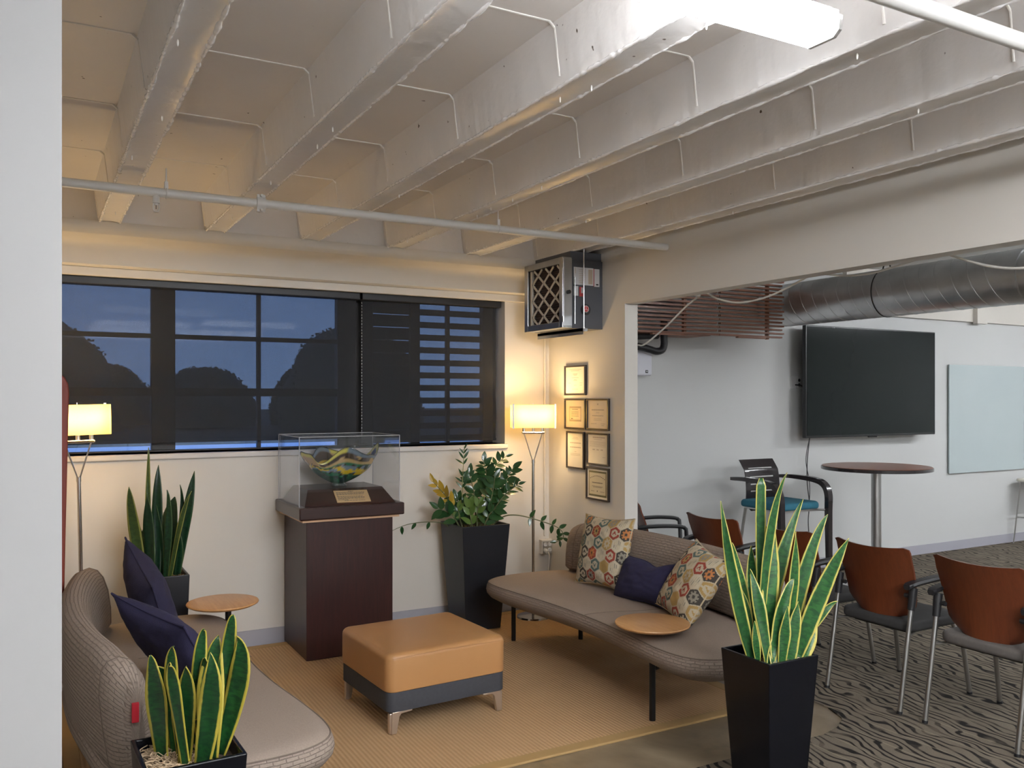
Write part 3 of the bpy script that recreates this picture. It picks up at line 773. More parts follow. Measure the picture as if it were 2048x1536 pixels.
sofa('lounge_sofa', 'taupe curved sofa at right holding two patterned cushions beside the partition', (3.045, 4.12, RZ), PI, [(.197, -.99), (-.22, -.8), (-.22, .85)], (.285, .62, .285, .62, .472), None)

# ================================================================== CUSHIONS
HEX = .086
def kilim_col(x, y):
    # hexagon lattice in cushion coordinates (metres)
    s = HEX/2*1.10
    q = (math.sqrt(3)/3*x-1/3*y)/s; r = (2/3*y)/s
    cx, cz = q, r; cy = -cx-cz; rx, ry, rz = round(cx), round(cy), round(cz)
    dx, dy, dz = abs(rx-cx), abs(ry-cy), abs(rz-cz)
    if dx > dy and dx > dz: rx = -ry-rz
    elif dy > dz: ry = -rx-rz
    else: rz = -rx-ry
    hx = s*math.sqrt(3)*(rx+rz/2); hy = s*1.5*rz
    lx, ly = (x-hx)/s, (y-hy)/s
    d = max(abs(lx)/.866, (abs(lx)*.5+abs(ly)*.866)/.866)   # 1 at the hexagon's edge
    cream = (.50, .43, .31); red = (.30, .045, .025); teal = (.085, .135, .125); dark = (.045, .038, .032); ochre = (.42, .27, .09); orange = (.50, .19, .055); grey = (.26, .24, .19)
    kind = (rx-rz) % 3; row = rz % 4
    ring = [red, teal, dark, ochre][(rz+2*rx) % 4]
    if d > .93: return cream
    if kind == 0:
        ang = math.atan2(ly, lx); jag = .42+.16*(1 if math.sin(ang*8) > 0 else 0)
        rad = math.hypot(lx, ly*.85)
        if rad < jag*.35: return ring if row % 2 else dark
        if rad < jag: return [orange, ochre, cream, grey][(rx+rz) % 4]
        return ring
    if kind == 1:
        if abs(ly) < .05 and abs(lx) < .7: return (.50, .43, .31)
        if d < .7 and math.sin(lx*22) > .45: return grey if ly*lx > 0 else (.5, .42, .28)
        return (.56, .49, .36)
    mx0 = lx if (rx+rz) % 2 else -lx
    if d > .58: return cream if (mx0 > .2 and abs(ly) < .13) else ring
    mx = lx if (rx+rz) % 2 else -lx
    sy = ly if rz % 2 else -ly
    if abs(lx) < (sy+.34)*.62 and sy < .22: return ring if sy < .06 or abs(lx) > .14 else cream
    return cream
def cushion(name, label, cat_group, w, h, th, mat, pattern=False, n=40, sag=0, seed=0, pinch=.10, pip=None):
    t = None
    m = MB(); cols = []
    def pt(i, j, s):
        u = -1+2*i/n; v = -1+2*j/n
        k = 1-pinch*(1-u*u)*abs(v)**3; k2 = 1-pinch*(1-v*v)*abs(u)**3
        x = u*w/2*k2; y = v*h/2*k
        f = max(0, (1-abs(u)**2.6)*(1-abs(v)**2.6))**.55
        wr = 1+.10*mnoise.noise(Vector((u*2.2+seed, v*2.2, seed)))
        z = s*th/2*f*wr-sag*(u*u*.5)
        z += .006*mnoise.noise(Vector((u*5, v*5, seed+s)))*f
        if seed in (51,): # dented middle
            y *= 1-.28*math.exp(-((u-.25)/.35)**2)*(1 if v > 0 else .15)
        return (x, y, z)
    for s in (1, -1):
        o_ = len(m.v)
        for j in range(n+1):
            for i in range(n+1): m.v.append(pt(i, j, s))
        for j in range(n):
            for i in range(n):
                a = o_+j*(n+1)+i; m.f.append((a, a+1, a+n+2, a+n+1) if s > 0 else (a, a+n+1, a+n+2, a+1))
                if pattern: cols.append(kilim_col((-.5+(i+.5)/n)*w+.03*seed, (-.5+(j+.5)/n)*h+.021*seed))
    me = bpy.data.meshes.new('cover'); me.from_pydata(m.v, [], m.f); me.update(); me.materials.append(MATS[mat])
    me.polygons.foreach_set('use_smooth', [True]*len(me.polygons))
    if pattern:
        ca = me.color_attributes.new('Col', 'FLOAT_COLOR', 'CORNER')
        ca.data.foreach_set('color', [x for c in cols for _ in range(4) for x in (*c, 1)])
    t = thing(name, label, 'cushion', group=cat_group)
    c = link('cover', me, t)
    ed = []
    for i in range(n): ed.append(pt(i, 0, 1))
    for j in range(n): ed.append(pt(n, j, 1))
    for i in range(n, 0, -1): ed.append(pt(i, n, 1))
    for j in range(n, 0, -1): ed.append(pt(0, j, 1))
    MB().tube(ed, .0045, 6, closed=True).build('piped_edge', pip or mat, t)
    return t
def pose(o, right, upv, loc):
    """x axis along right, y axis along up, z = face normal"""
    r = Vector(right).normalized(); u = Vector(upv); u = (u-r*u.dot(r)).normalized(); n = r.cross(u)
    o.matrix_world = Matrix(((r.x, u.x, n.x, loc[0]), (r.y, u.y, n.y, loc[1]), (r.z, u.z, n.z, loc[2]), (0, 0, 0, 1)))
M('kilim_piping', (.45, .37, .25), .9, var=.4, ns=40)
c = cushion('kilim_cushion', 'square patterned kilim cushion upright at the far end of the right sofa', 'patterned cushions', .47, .45, .15, 'kilim', True, 150, seed=1, pip='kilim_piping')
pose(c, (.10, -1, .035), (.24, .03, 1), (3.155, 4.485, .672+RZ))
c = cushion('kilim_cushion', 'patterned kilim cushion slumped at an angle at the near end of the right sofa', 'patterned cushions', .45, .43, .16, 'kilim', True, 150, seed=2, pip='kilim_piping')
pose(c, (-.28, -.86, -.10), (.42, -.42, .80), (3.12, 3.62, .635+RZ))
c = cushion('lumbar_cushion', 'dented navy lumbar cushion between the two patterned cushions', 'navy cushions', .52, .27, .17, 'navy', False, 36, seed=51)
pose(c, (.02, -1, .06), (.45, .05, .95), (3.15, 4.05, .565+RZ))
c = cushion('navy_cushion', 'navy cushion with purple sheen at the far end of the left sofa', 'navy cushions', .46, .46, .17, 'navy_far', False, 36, seed=5)
pose(c, (.16, -.88, -.36), (-.28, -.36, .86), (.50, 4.50, .672+RZ))
c = cushion('navy_cushion', 'navy piped cushion leaning on the near part of the left sofa back', 'navy cushions', .50, .42, .14, 'navy', False, 36, seed=6)
pose(c, (.42, -.88, -.12), (-.50, -.25, .80), (.49, 3.73, .64+RZ))

# ================================================================== PLANTS
RIGHT = Vector((.8744, -.4853, 0)); AWAY = Vector((.4853, .8744, 0))
def pot_mesh(parent, h, top, bot, mat, wall=.014, rim=.03):
    ht, hb = top/2, bot/2; m = MB()
    ring = lambda q, z: [(-q, -q, z), (q, -q, z), (q, q, z), (-q, q, z)]
    lv = [ring(hb, 0), ring(hb+(ht-hb)*.5, h*.5), ring(ht, h), ring(ht-wall, h), ring(ht-wall-.01, h-.075)]
    for r_ in lv: m.v += r_
    for i in range(4):
        for k in range(4): m.f.append((i*4+k, i*4+(k+1) % 4, (i+1)*4+(k+1) % 4, (i+1)*4+k))
    m.f.append((3, 2, 1, 0)); m.f.append((16, 17, 18, 19))
    return m.build('pot', mat, parent, smooth=0, bevel=.004)
def strap_leaf(parent, base, mid, tip, w, mat, face, cup=.25, seed=0, blunt=False):
    """sword leaf: base -> mid -> tip, flat side turned to 'face'"""
    base, mid, tip = Vector(base), Vector(mid), Vector(tip); n = 18; pts = []
    c = mid*2-(base+tip)*.5
    pts = [base*(1-t)**2+c*2*t*(1-t)+tip*t*t for t in [i/n for i in range(n+1)]]
    m = MB(); K = 5; uv = []
    for i, p in enumerate(pts):
        t = i/n; tg = (pts[min(i+1, n)]-pts[max(i-1, 0)]).normalized()
        sd = tg.cross(Vector(face)).normalized(); nm = sd.cross(tg)
        prof = (.58+.42*math.sin(PI/2*t/.45) if t < .45 else 1-((t-.45)/.55)**1.45) if not blunt else (.6+.5*t if t < .6 else .9)
        if blunt and i == n: prof = .35
        prof *= (1+.05*math.sin(t*9+seed)); ww = w/2*max(prof*1.12, .012)
        for k in range(K):
            s = -1+2*k/(K-1); m.v.append(tuple(p+sd*(s*ww)+nm*(cup*ww*(s*s)+.003*math.sin(t*11+seed)*s))); uv.append((.5+s*.5, t))
    for i in range(n):
        for k in range(K-1): a = i*K+k; m.f.append((a, a+1, a+K+1, a+K))
    me = bpy.data.meshes.new('leaf'); me.from_pydata(m.v, [], m.f); me.update(); me.materials.append(MATS[mat]); me.polygons.foreach_set('use_smooth', [True]*len(me.polygons))
    ul = me.uv_layers.new(name='UVMap')
    for l in me.loops: ul.data[l.index].uv = uv[l.vertex_index]
    o = link('leaf', me, parent); s = o.modifiers.new('thick', 'SOLIDIFY'); s.thickness = .003; return o
def curls(parent, name, cx0, cx1, cy0, cy1, z, cnt, mat, seed, L=.05, r=.0016):
    rr = random.Random(seed); m = MB()
    for _ in range(cnt):
        x, y = rr.uniform(cx0, cx1), rr.uniform(cy0, cy1); a = rr.uniform(0, 2*PI); zz = z+rr.uniform(0, .018); pts = []
        for k in range(6):
            pts.append((x, y, zz)); a += rr.uniform(-1.1, 1.1); x += math.cos(a)*L/5; y += math.sin(a)*L/5; zz = max(z, zz+rr.uniform(-.007, .007))
            x = min(max(x, cx0-.004), cx1+.004); y = min(max(y, cy0-.004), cy1+.004)
        m.tube(pts, r, 4)
    o = m.build(name, mat, parent); o['kind'] = 'stuff'; return o
def snake(name, label, cx, cy, h, top, bot, potmat, rows, sc, zx, zy, leafmat, rz=0, grp=None, spread=.5, z0=0.0, seed=0, altmat=None, limit=None, depth=None, wk=1.30):
    """rows: (tipx, tipy, midx, midy, basex, basey, width) in sketch units, zx/zy = sketch position of the pot axis at rim height"""
    t = thing(name, label, 'potted plant', (cx, cy, z0), rz, grp)
    pot_mesh(t, h, top, bot, potmat)
    q = top/2-.018
    B(-q, q, -q, q, h-.085, h-.038).build('soil', 'soil', t, smooth=0)
    rr = random.Random(seed); inv = Matrix.Rotation(-rz, 3, 'Z')
    for i, (tx, ty, mx, my, bx, by, w) in enumerate(rows):
        d0 = (depth[i] if depth and i in depth else rr.uniform(-.35, .35))*top; d1 = d0+rr.uniform(-spread, spread)*top*.5
        def loc(x, y, d):
            p = RIGHT*((x-zx)*sc)+AWAY*d; return inv @ Vector((p.x, p.y, h+(zy-y)*sc))
        b = loc(bx, by, d0); k = max(abs(b.x), abs(b.y)); lim = q-.04
        if k > lim: b.x *= lim/k; b.y *= lim/k
        b.z = min(b.z, h-.05) if b.z > h-.05 else b.z; b.z = h-.05
        face = inv @ (-AWAY+RIGHT*rr.uniform(-.28, .28)+Vector((0, 0, .15)))
        strap_leaf(t, b, loc(mx, my, (d0+d1)/2), loc(tx, ty, d1), w*sc*wk, (altmat if altmat and i in altmat[1] else None) and altmat[0] or leafmat, face, seed=i, blunt=(limit is not None and i in limit))
    return t
# near right pot
rowsR = [(132, 200, 200, 600, 275, 985, 50), (362, 100, 360, 500, 368, 985, 40), (467, 65, 390, 400, 350, 960, 36), (430, 275, 405, 560, 385, 1000, 66), (600, 215, 480, 530, 360, 985, 56),
 (693, 280, 590, 520, 470, 985, 52), (760, 383, 640, 640, 505, 990, 64), (518, 360, 510, 650, 470, 1000, 48), (340, 455, 335, 640, 352, 990, 50), (290, 545, 328, 720, 372, 990, 46), (208, 420, 260, 620, 340, 985, 36),
 (510, 595, 450, 720, 390, 1000, 56), (618, 770, 572, 870, 520, 1010, 86), (522, 700, 496, 840, 472, 1010, 56), (738, 715, 650, 790, 545, 1000, 30), (458, 715, 445, 850, 428, 1020, 42), (415, 905, 402, 950, 385, 1020, 44),
 (300, 790, 305, 880, 310, 1000, 28), (616, 522, 590, 700, 540, 1000, 24), (442, 790, 410, 880, 368, 1000, 40), (250, 640, 285, 780, 330, 1000, 34)]
tR = snake('snake_plant', 'tall variegated snake plant in a glossy black pot at the front right', 2.66, 2.605, .60, .275, .20, 'pot_black', rowsR, .002065*.401, 394, 960, 'leaf_var', grp='variegated snake plants', z0=.007, seed=4, limit=(1,), wk=1.16, depth={12: -.16, 13: -.22, 15: -.26, 16: -.30, 9: -.24, 19: -.26, 17: -.25, 0: -.15, 11: -.2, 3: -.05, 7: .05, 6: -.1, 5: .02, 4: .2, 1: .12, 2: .05, 8: .2, 10: .1, 14: .0, 18: .1})
curls(tR, 'moss', -.05, .105, -.115, .03, .565, 110, 'moss', 2)
# near left pot
rowsL = [(385, 415, 430, 760, 480, 1330, 150), (370, 555, 545, 830, 740, 1330, 140), (335, 880, 470, 1080, 700, 1400, 160), (625, 315, 570, 640, 560, 1330, 100), (838, 220, 790, 500, 700, 1300, 90),
 (675, 440, 690, 640, 790, 1300, 92), (950, 300, 915, 700, 930, 1400, 180), (1115, 80, 1060, 430, 960, 1300, 105), (1055, 310, 1050, 760, 970, 1400, 150), (1155, 285, 1185, 680, 1040, 1390, 160),
 (800, 460, 790, 780, 740, 1300, 130), (802, 1080, 800, 1240, 800, 1420, 84), (862, 480, 850, 760, 860, 1340, 120), (640, 620, 640, 900, 640, 1330, 60)]
tL = snake('snake_plant', 'short broad variegated snake plant in a black pot at the lower left', .41, 2.755, .60, .285, .21, 'pot_black', rowsL, .0003106, 715, 1325, 'leaf_var_near', rz=math.radians(2), grp='variegated snake plants', z0=.0, seed=9, limit=(11,))
curls(tL, 'moss', -.122, .02, -.122, .10, .562, 330, 'moss', 3, L=.06)
# dark plant by the window wall
rowsD = [(675, 90, 676, 400, 680, 930, 24), (625, 345, 640, 600, 690, 930, 60), (750, 210, 756, 500, 762, 950, 50), (985, 255, 945, 520, 872, 940, 46), (1015, 380, 940, 600, 880, 930, 26), (890, 350, 890, 600, 862, 930, 26), (840, 375, 858, 600, 850, 930, 36),
 (850, 435, 828, 640, 810, 930, 105), (630, 600, 640, 770, 692, 940, 72), (682, 600, 690, 780, 722, 950, 82), (715, 395, 730, 640, 742, 950, 56), (742, 470, 760, 700, 782, 940, 62), (700, 670, 730, 800, 785, 950, 92), (780, 610, 785, 790, 800, 945, 105), (862, 640, 862, 790, 850, 940, 86)]
tD = snake('snake_plant', 'tall dark green snake plant in a square planter in the window corner', .645, 5.42, .62, .30, .26, 'pot_charcoal', rowsD, .000846, 752, 955, 'leaf_dark', grp=None, z0=RZ, seed=12, altmat=('leaf_dark_edge', (0, 1, 4)))
curls(tD, 'moss', -.13, .13, -.13, .13, .585, 120, 'moss_brown', 4)

# ZZ plant
zz = thing('zz_plant', 'leafy plant with arching stems and a yellow frond in a tall charcoal pot', 'potted plant', (2.79, 5.58, RZ))
pot_mesh(zz, .745, .375, .275, 'pot_charcoal'); B(-.168, .168, -.168, .168, .66, .70).build('soil', 'soil', zz, smooth=0)
def leaflet_mesh(L, w, mat, nm):
    m = MB(); n = 6
    for i in range(n+1):
        t = i/n; ww = w/2*math.sin(PI*(t**.8))**.8 if 0 < i < n else .0006; z = -.12*L*(t*t)
        m.v += [(t*L, -ww, z+.15*ww), (t*L, 0, z), (t*L, ww, z+.15*ww)]
    for i in range(n):
        for k in range(2): a = i*3+k; m.f.append((a, a+1, a+4, a+3))
    me = bpy.data.meshes.new('leaflet'); me.from_pydata(m.v, [], m.f); me.update(); me.materials.append(MATS[mat]); me.polygons.foreach_set('use_smooth', [True]*len(me.polygons)); return me
LM = {'g': leaflet_mesh(.075, .034, 'leaflet', 'g'), 'n': leaflet_mesh(.07, .017, 'leaflet', 'n'), 'l': leaflet_mesh(.085, .042, 'leaflet_light', 'l'), 'y': leaflet_mesh(.085, .036, 'leaflet_yellow', 'y'), 'b': leaflet_mesh(.10, .05, 'leaflet', 'b')}
ZSC = .000704; zr = random.Random(21)
def zpt(x, y, d):
    p = RIGHT*((x-971)*ZSC)+AWAY*d; return Vector((p.x, p.y, .745+(852-y)*ZSC))
def frond(pts, kinds, start, cnt, r0=.006, d0=0, d1=0, ang=50, mat='stem', size=1, side_only=None):
    n = len(pts); P3 = [zpt(x, y, d0+(d1-d0)*i/(n-1)) for i, (x, y) in enumerate(pts)]
    if P3[0].z > .69: P3[0].z = .69
    k = max(abs(P3[0].x), abs(P3[0].y));
    if k > .14: P3[0].x *= .14/k; P3[0].y *= .14/k
    path = bez(P3, 8); N = len(path)
    m = MB().tube(path, [r0*(1-.65*i/(N-1)) for i in range(N)], 7)
    st = m.build('stem', mat, zz)
    for i in range(cnt):
        t = start+(1-start)*(i/max(cnt-1, 1)); idx = min(N-2, int(t*(N-1))); p = path[idx]; tg = (path[idx+1]-path[max(idx-1, 0)]).normalized()
        sides = (1, -1) if side_only is None else side_only
        for s in sides:
            side = tg.cross(-AWAY).normalized()*s if abs(tg.dot(AWAY)) < .95 else RIGHT*s
            a = math.radians(ang+zr.uniform(-14, 14)); dr = (tg*math.cos(a)+side*math.sin(a)-AWAY*zr.uniform(-.45, .55)).normalized()
            if i == cnt-1: dr = (tg+side*.35*s).normalized()
            nm = (-AWAY+Vector((0, 0, .6))+Vector((zr.uniform(-.5, .5), zr.uniform(-.5, .5), zr.uniform(-.3, .3)))); nm = (nm-dr*nm.dot(dr)).normalized(); y = nm.cross(dr)
            o = bpy.data.objects.new('leaflet', LM[kinds[(i+(s > 0)) % len(kinds)]]); COL.objects.link(o); o.parent = st
            sc = size*zr.uniform(.85, 1.15)*(1-.25*(t > .85))
            o.matrix_local = Matrix(((dr.x*sc, y.x*sc, nm.x*sc, p.x), (dr.y*sc, y.y*sc, nm.y*sc, p.y), (dr.z*sc, y.z*sc, nm.z*sc, p.z), (0, 0, 0, 1)))
frond([(835, 870), (842, 500), (862, 75)], 'n', .52, 7, .005, 0, .02, 38, 'stem_pale')
frond([(850, 880), (790, 740), (690, 590), (545, 425)], 'y', .25, 8, .006, .0, -.05, 30, 'stem', 1.1)
frond([(840, 870), (740, 760), (600, 690)], 'b', .35, 5, .007, -.05, -.10, 55)
frond([(860, 870), (830, 720), (770, 610)], 'gb', .3, 5, .006, .03, .05, 55)
frond([(1110, 855), (1250, 800), (1400, 775), (1620, 825), (1830, 905), (1872, 1000), (1800, 1040)], 'g', .45, 8, .006, .0, -.06, 70, 'stem', .85)
frond([(760, 855), (640, 848), (480, 828), (300, 845), (140, 905)], 'g', .45, 4, .005, -.02, -.20, 60, 'stem', .75, side_only=(-1,))
frond([(980, 880), (965, 600), (910, 345)], 'gb', .35, 9, .006, .04, .06, 58)
frond([(1010, 880), (1095, 480), (1055, 220)], 'bg', .3, 11, .007, .03, .06, 55)
frond([(1030, 880), (1090, 560), (1170, 300), (1300, 175)], 'g', .55, 6, .006, .05, .08, 50, 'stem_pale')
frond([(1050, 880), (1200, 590), (1375, 280)], 'gb', .3, 12, .007, .0, .02, 55)
frond([(1040, 880), (1240, 610), (1430, 440)], 'gn', .35, 8, .006, -.05, -.06, 50)
frond([(1000, 880), (1130, 640), (1180, 380)], 'bg', .25, 10, .007, -.04, -.03, 58)
frond([(960, 880), (930, 760), (925, 640)], 'l', .3, 4, .006, -.08, -.09, 30)
frond([(1000, 880), (1000, 740), (1015, 650)], 'l', .25, 4, .007, -.06, -.07, 35)
frond([(860, 880), (815, 760), (805, 690)], 'lg', .4, 3, .006, -.07, -.08, 35)
frond([(1050, 880), (1120, 760), (1190, 690)], 'bg', .3, 5, .006, -.08, -.10, 55)
frond([(930, 880), (900, 770), (860, 680)], 'b', .3, 5, .006, -.02, -.03, 50)
curls(zz, 'moss', .03, .15, -.15, .0, .70, 150, 'moss_brown', 8); curls(zz, 'dry_mulch', -.15, .15, -.15, .15, .695, 80, 'soil', 9)

# ================================================================== FLOOR LAMPS
def lamp(label, x, y, rz, z0, tilt=0):
    t = thing('floor_lamp', label, 'floor lamp', (x, y, z0), rz, 'chrome floor lamps')
    if tilt: t.rotation_euler = (0, tilt, rz)
    MB().lathe([(.002, 0), (.125, 0), (.128, .006), (.120, .022), (.05, .028), (.018, .034), (.002, .034)], 40).build('base', 'chrome', t)
    MB().tube([(0, 0, .03), (0, 0, 1.165)], .0115, 14).build('pole', 'chrome', t)
    MB().tube([(0, 0, 1.165), (0, 0, 1.19)], .014, 14).build('collar', 'chrome', t)
    for s in (-1, 1): MB().tube([(s*.004, 0, 1.18), (s*.068, 0, 1.385)], .0045, 8).build('fork_arm', 'chrome', t)
    MB().box(-.088, .088, -.030, .030, 1.385, 1.402).build('crossbar', 'chrome', t, bevel=.012, seg=4)
    for k in (-1, 0, 1):
        so = MB().tube([(k*.07, 0, 1.402), (k*.07, 0, 1.45)], .012, 12).build('bulb_socket', 'brushed', t)
        MB().lathe([(.008, 1.45), (.019, 1.475), (.022, 1.495), (.016, 1.515), (.003, 1.522)], 14, (k*.07, 0, 0)).build('bulb', 'bulb_glow', so)
    MB().tube([(0, 0, 1.45), (0, 0, 1.615)], .003, 6).build('finial_rod', 'chrome', t)
    # shade: two shallow U panels of fabric with metal strips at the front corners
    sh = MB(); w, d, z0_, z1_ = .168, .078, 1.432, 1.602; th = .002
    def ring(w, d): 
        r = .02; out = []
        for cx, cy, a0 in ((w-r, d-r, 0), (-w+r, d-r, PI/2), (-w+r, -d+r, PI), (w-r, -d+r, 3*PI/2)):
            for k in range(5): a = a0+PI/2*k/4; out.append((cx+r*math.cos(a), cy+r*math.sin(a)))
        return out
    R0 = ring(w, d); N = len(R0)
    for z in (z0_, z1_): sh.v += [(p[0], p[1], z) for p in R0]
    for k in range(N): sh.f.append((k, (k+1) % N, N+(k+1) % N, N+k))
    s_ = sh.build('shade', 'lamp_shade', t, smooth=40)
    for s in (-1, 1): B(s*.156-.007, s*.156+.007, -d-.006, -d-.001, z0_-.006, z1_+.008).build('shade_strip', 'chrome', t, smooth=0, bevel=.001)
    MB().tube([(-w, 0, z1_-.004), (w, 0, z1_-.004)], .0025, 6).build('shade_spider', 'chrome', t)
    for k in (-1, 0, 1):
        ld = bpy.data.lights.new('bulb_light', 'POINT'); ld.energy = LAMP_W*(.7 if k == 0 else 1.15); ld.color = (1, .70, .36); ld.shadow_soft_size = .045
        lo = bpy.data.objects.new('bulb_light', ld); COL.objects.link(lo); lo.parent = t; lo.location = (k*.092, 0, 1.535)
    return t
lamp('chrome floor lamp with glowing rectangular shade in the corner by the certificates', 3.29, 5.60, math.radians(-24), 0, 0)
lamp('chrome floor lamp with glowing shade behind the left sofa', .255, 5.50, math.radians(184), RZ, math.radians(1.2))

# ================================================================== CERTIFICATES
def cert(label, ya, yb, z0, z1, style):
    t = thing('framed_certificate', label, 'framed certificate', (XP, (ya+yb)/2, (z0+z1)/2), group='certificates on the partition')
    w, h = abs(ya-yb)/2, (z1-z0)/2; f = .0125
    for b_ in ((-w, w, h-f, h), (-w, w, -h, -h+f), (-w, -w+f, -h+f, h-f), (w-f, w, -h+f, h-f)):
        B(-.020, 0, b_[0], b_[1], b_[2], b_[3]).build('frame_bar', 'frame_wood', t, smooth=0, bevel=.002)
    B(-.010, -.002, -w+f, w-f, -h+f, h-f).build('sheet', {'warm': 'paper_warm', 'diploma': 'paper'}.get(style, 'paper'), t, smooth=0)
    m = MB(); rr = random.Random(label); W = w-f; H = h-f; X = -.0104
    def line(c, half, z, hh=.0016): 
        x = c-half
        while x < c+half-.002:
            L = min(rr.uniform(.006, .02), c+half-x); m.box(X, -.0101, -x-L*.85, -x, z-hh, z+hh); x += L
    if style == 'a':
        for z, hf in ((.82, .8), (.72, .55), (.5, .3), (.44, .28), (.38, .2), (.2, .45), (.05, .2), (0, .24), (-.66, .4)): line(0, hf*W*.8, z*H)
        for c, z in ((-.6, -.2), (.6, -.2), (.6, -.36), (0, -.36)): line(c*W, .14*W, z*H)
    elif style == 'warm':
        line(0, .06*W, .72*H, .006); line(0, .62*W, .32*H, .004); line(0, .16*W, .12*H); line(0, .55*W, -.1*H, .003); line(0, .4*W, -.32*H); line(0, .4*W, -.42*H); line(-.4*W, .3*W, -.66*H, .002); line(.5*W, .22*W, -.66*H, .002); line(.5*W, .15*W, -.78*H, .002)
    elif style == 'small':
        pass
    elif style == 'tall':
        line(0, .3*W, .74*H); line(0, .4*W, .66*H); line(0, .7*W, .42*H, .004); line(0, .7*W, .16*H, .004); line(0, .12*W, -.1*H); line(0, .62*W, -.22*H); line(0, .62*W, -.3*H)
    elif style == 'b':
        line(.1*W, .6*W, .8*H, .005); line(0, .4*W, .66*H); 
        for k in range(5): line(0, .8*W, (.5-.08*k)*H, .0012)
        for c in (-.4, 0, .4): line(c*W, .12*W, -.05*H, .004)
        line(.6*W, .15*W, -.55*H)
    elif style == 'diploma':
        pass
    if m.v: m.build('printed_text', 'ink_faint', t, smooth=0)
    if style in ('small', 'diploma'):
        k = .62 if style == 'small' else .84; pm = 'ink_faint' if style == 'small' else 'olive_print'
        a, c = W*k, H*(k-.06 if style == 'small' else .86)
        B(-.0112, -.0101, -a, a, -c, c).build('printed_border', pm, t, smooth=0)
        B(-.0118, -.0113, -a+.008, a-.008, -c+.014, c-.014).build('certificate_sheet', 'parchment' if style == 'diploma' else 'paper_warm', t, smooth=0)
        X = -.0122; m = MB()
        def line2(cc, half, z, hh=.0016):
            x = cc-half
            while x < cc+half-.002:
                L = min(rr.uniform(.006, .018), cc+half-x); m.box(X, -.0119, -x-L*.85, -x, z-hh, z+hh); x += L
        if style == 'diploma':
            for q in range(11):
                u = -1+2*q/10; m.box(X, -.0119, -u*a*.8-.005, -u*a*.8+.005, c*.62-.02*u*u-.003, c*.62-.02*u*u+.003)
            line2(0, a*.6, c*.08, .003); line2(0, a*.62, -.2*c); line2(0, a*.5, -.28*c); line2(-.55*a, a*.2, -.6*c); line2(.55*a, a*.25, -.6*c); line2(0, .06*a, -.58*c, .005)
        else:
            line2(0, a*.5, .6*c, .002)
            for q in range(5): line2(0, a*.6, (.3-.15*q)*c, .0012)
            line2(-.5*a, a*.15, -.62*c, .004)
        m.build('printed_text', 'ink', t, smooth=0)
    return t
cert('black framed certificate hanging topmost of the group', 5.626, 5.339, 1.674, 1.900, 'a')
cert('black framed certificate with a small bordered print inside, second row left', 5.626, 5.339, 1.419, 1.648, 'small')
cert('black framed certificate with script heading, second row right', 5.325, 5.043, 1.420, 1.649, 'warm')
cert('narrow upright black framed certificate lit by the lamp', 5.600, 5.359, 1.120, 1.401, 'tall')
cert('black framed certificate with bold heading, third row right', 5.325, 5.043, 1.165, 1.400, 'b')
cert('black framed diploma with olive border hanging lowest', 5.331, 5.043, .910, 1.150, 'diploma')

# ================================================================== AIR HANDLER
hv = thing('air_handler', 'grey wall-hung air handler with pleated filter under the ceiling corner', 'air handler', (3.25, 5.127, 2.148))
DX, DY, DZ = .35, .535, .508
B(.085, DX, .012, DY, .0, DZ-.02).build('cabinet', 'steel_grey', hv, smooth=0, bevel=.003)
B(.085, DX, .03, DY-.02, DZ-.02, DZ+.04).build('plenum', 'steel_grey', hv, smooth=0)
# filter rack
m = MB(); m.box(0, .078, 0, .045, 0, DZ-.01); m.box(0, .078, DY-.05, DY, 0, DZ-.01); m.box(0, .078, .045, DY-.05, 0, .045); m.box(0, .078, .045, DY-.05, DZ-.055, DZ-.01); m.box(.06, .085, .02, DY-.02, .02, DZ-.03)
m.build('filter_rack', 'galv', hv, smooth=0, bevel=.003)
B(.004, .075, -.008, 0, .012, DZ-.02).build('access_door', 'galv', hv, smooth=0, bevel=.002)
MB().tube([(.04, -.008, .25), (.04, -.03, .25)], .014, 14).build('door_knob', 'black_plastic', hv)
for z in (.06, .44): MB().tube([(.003, -.008, z-.02), (.003, -.008, z+.02)], .005, 8).build('hinge', 'galv', hv)
fy0, fy1, fz0, fz1 = .048, DY-.085, .048, DZ-.06
fl = MB(); nP = 24
for k in range(nP):
    z = fz0+(fz1-fz0)*k/nP; dz = (fz1-fz0)/nP
    fl.prism([(.030, z), (.052, z+dz*.5), (.030, z+dz), (.056, z+dz), (.056, z)], 'y', fy0, fy1)
fl.build('pleated_media', 'filter_media', hv, smooth=0)
B(.012, .03, fy1-.004, fy1+.016, fz0, fz1).build('filter_edge', 'filter_card', hv, smooth=0); B(.012, .03, fy0-.004, fy0+.006, fz0, fz1).build('filter_edge', 'filter_card', hv, smooth=0)
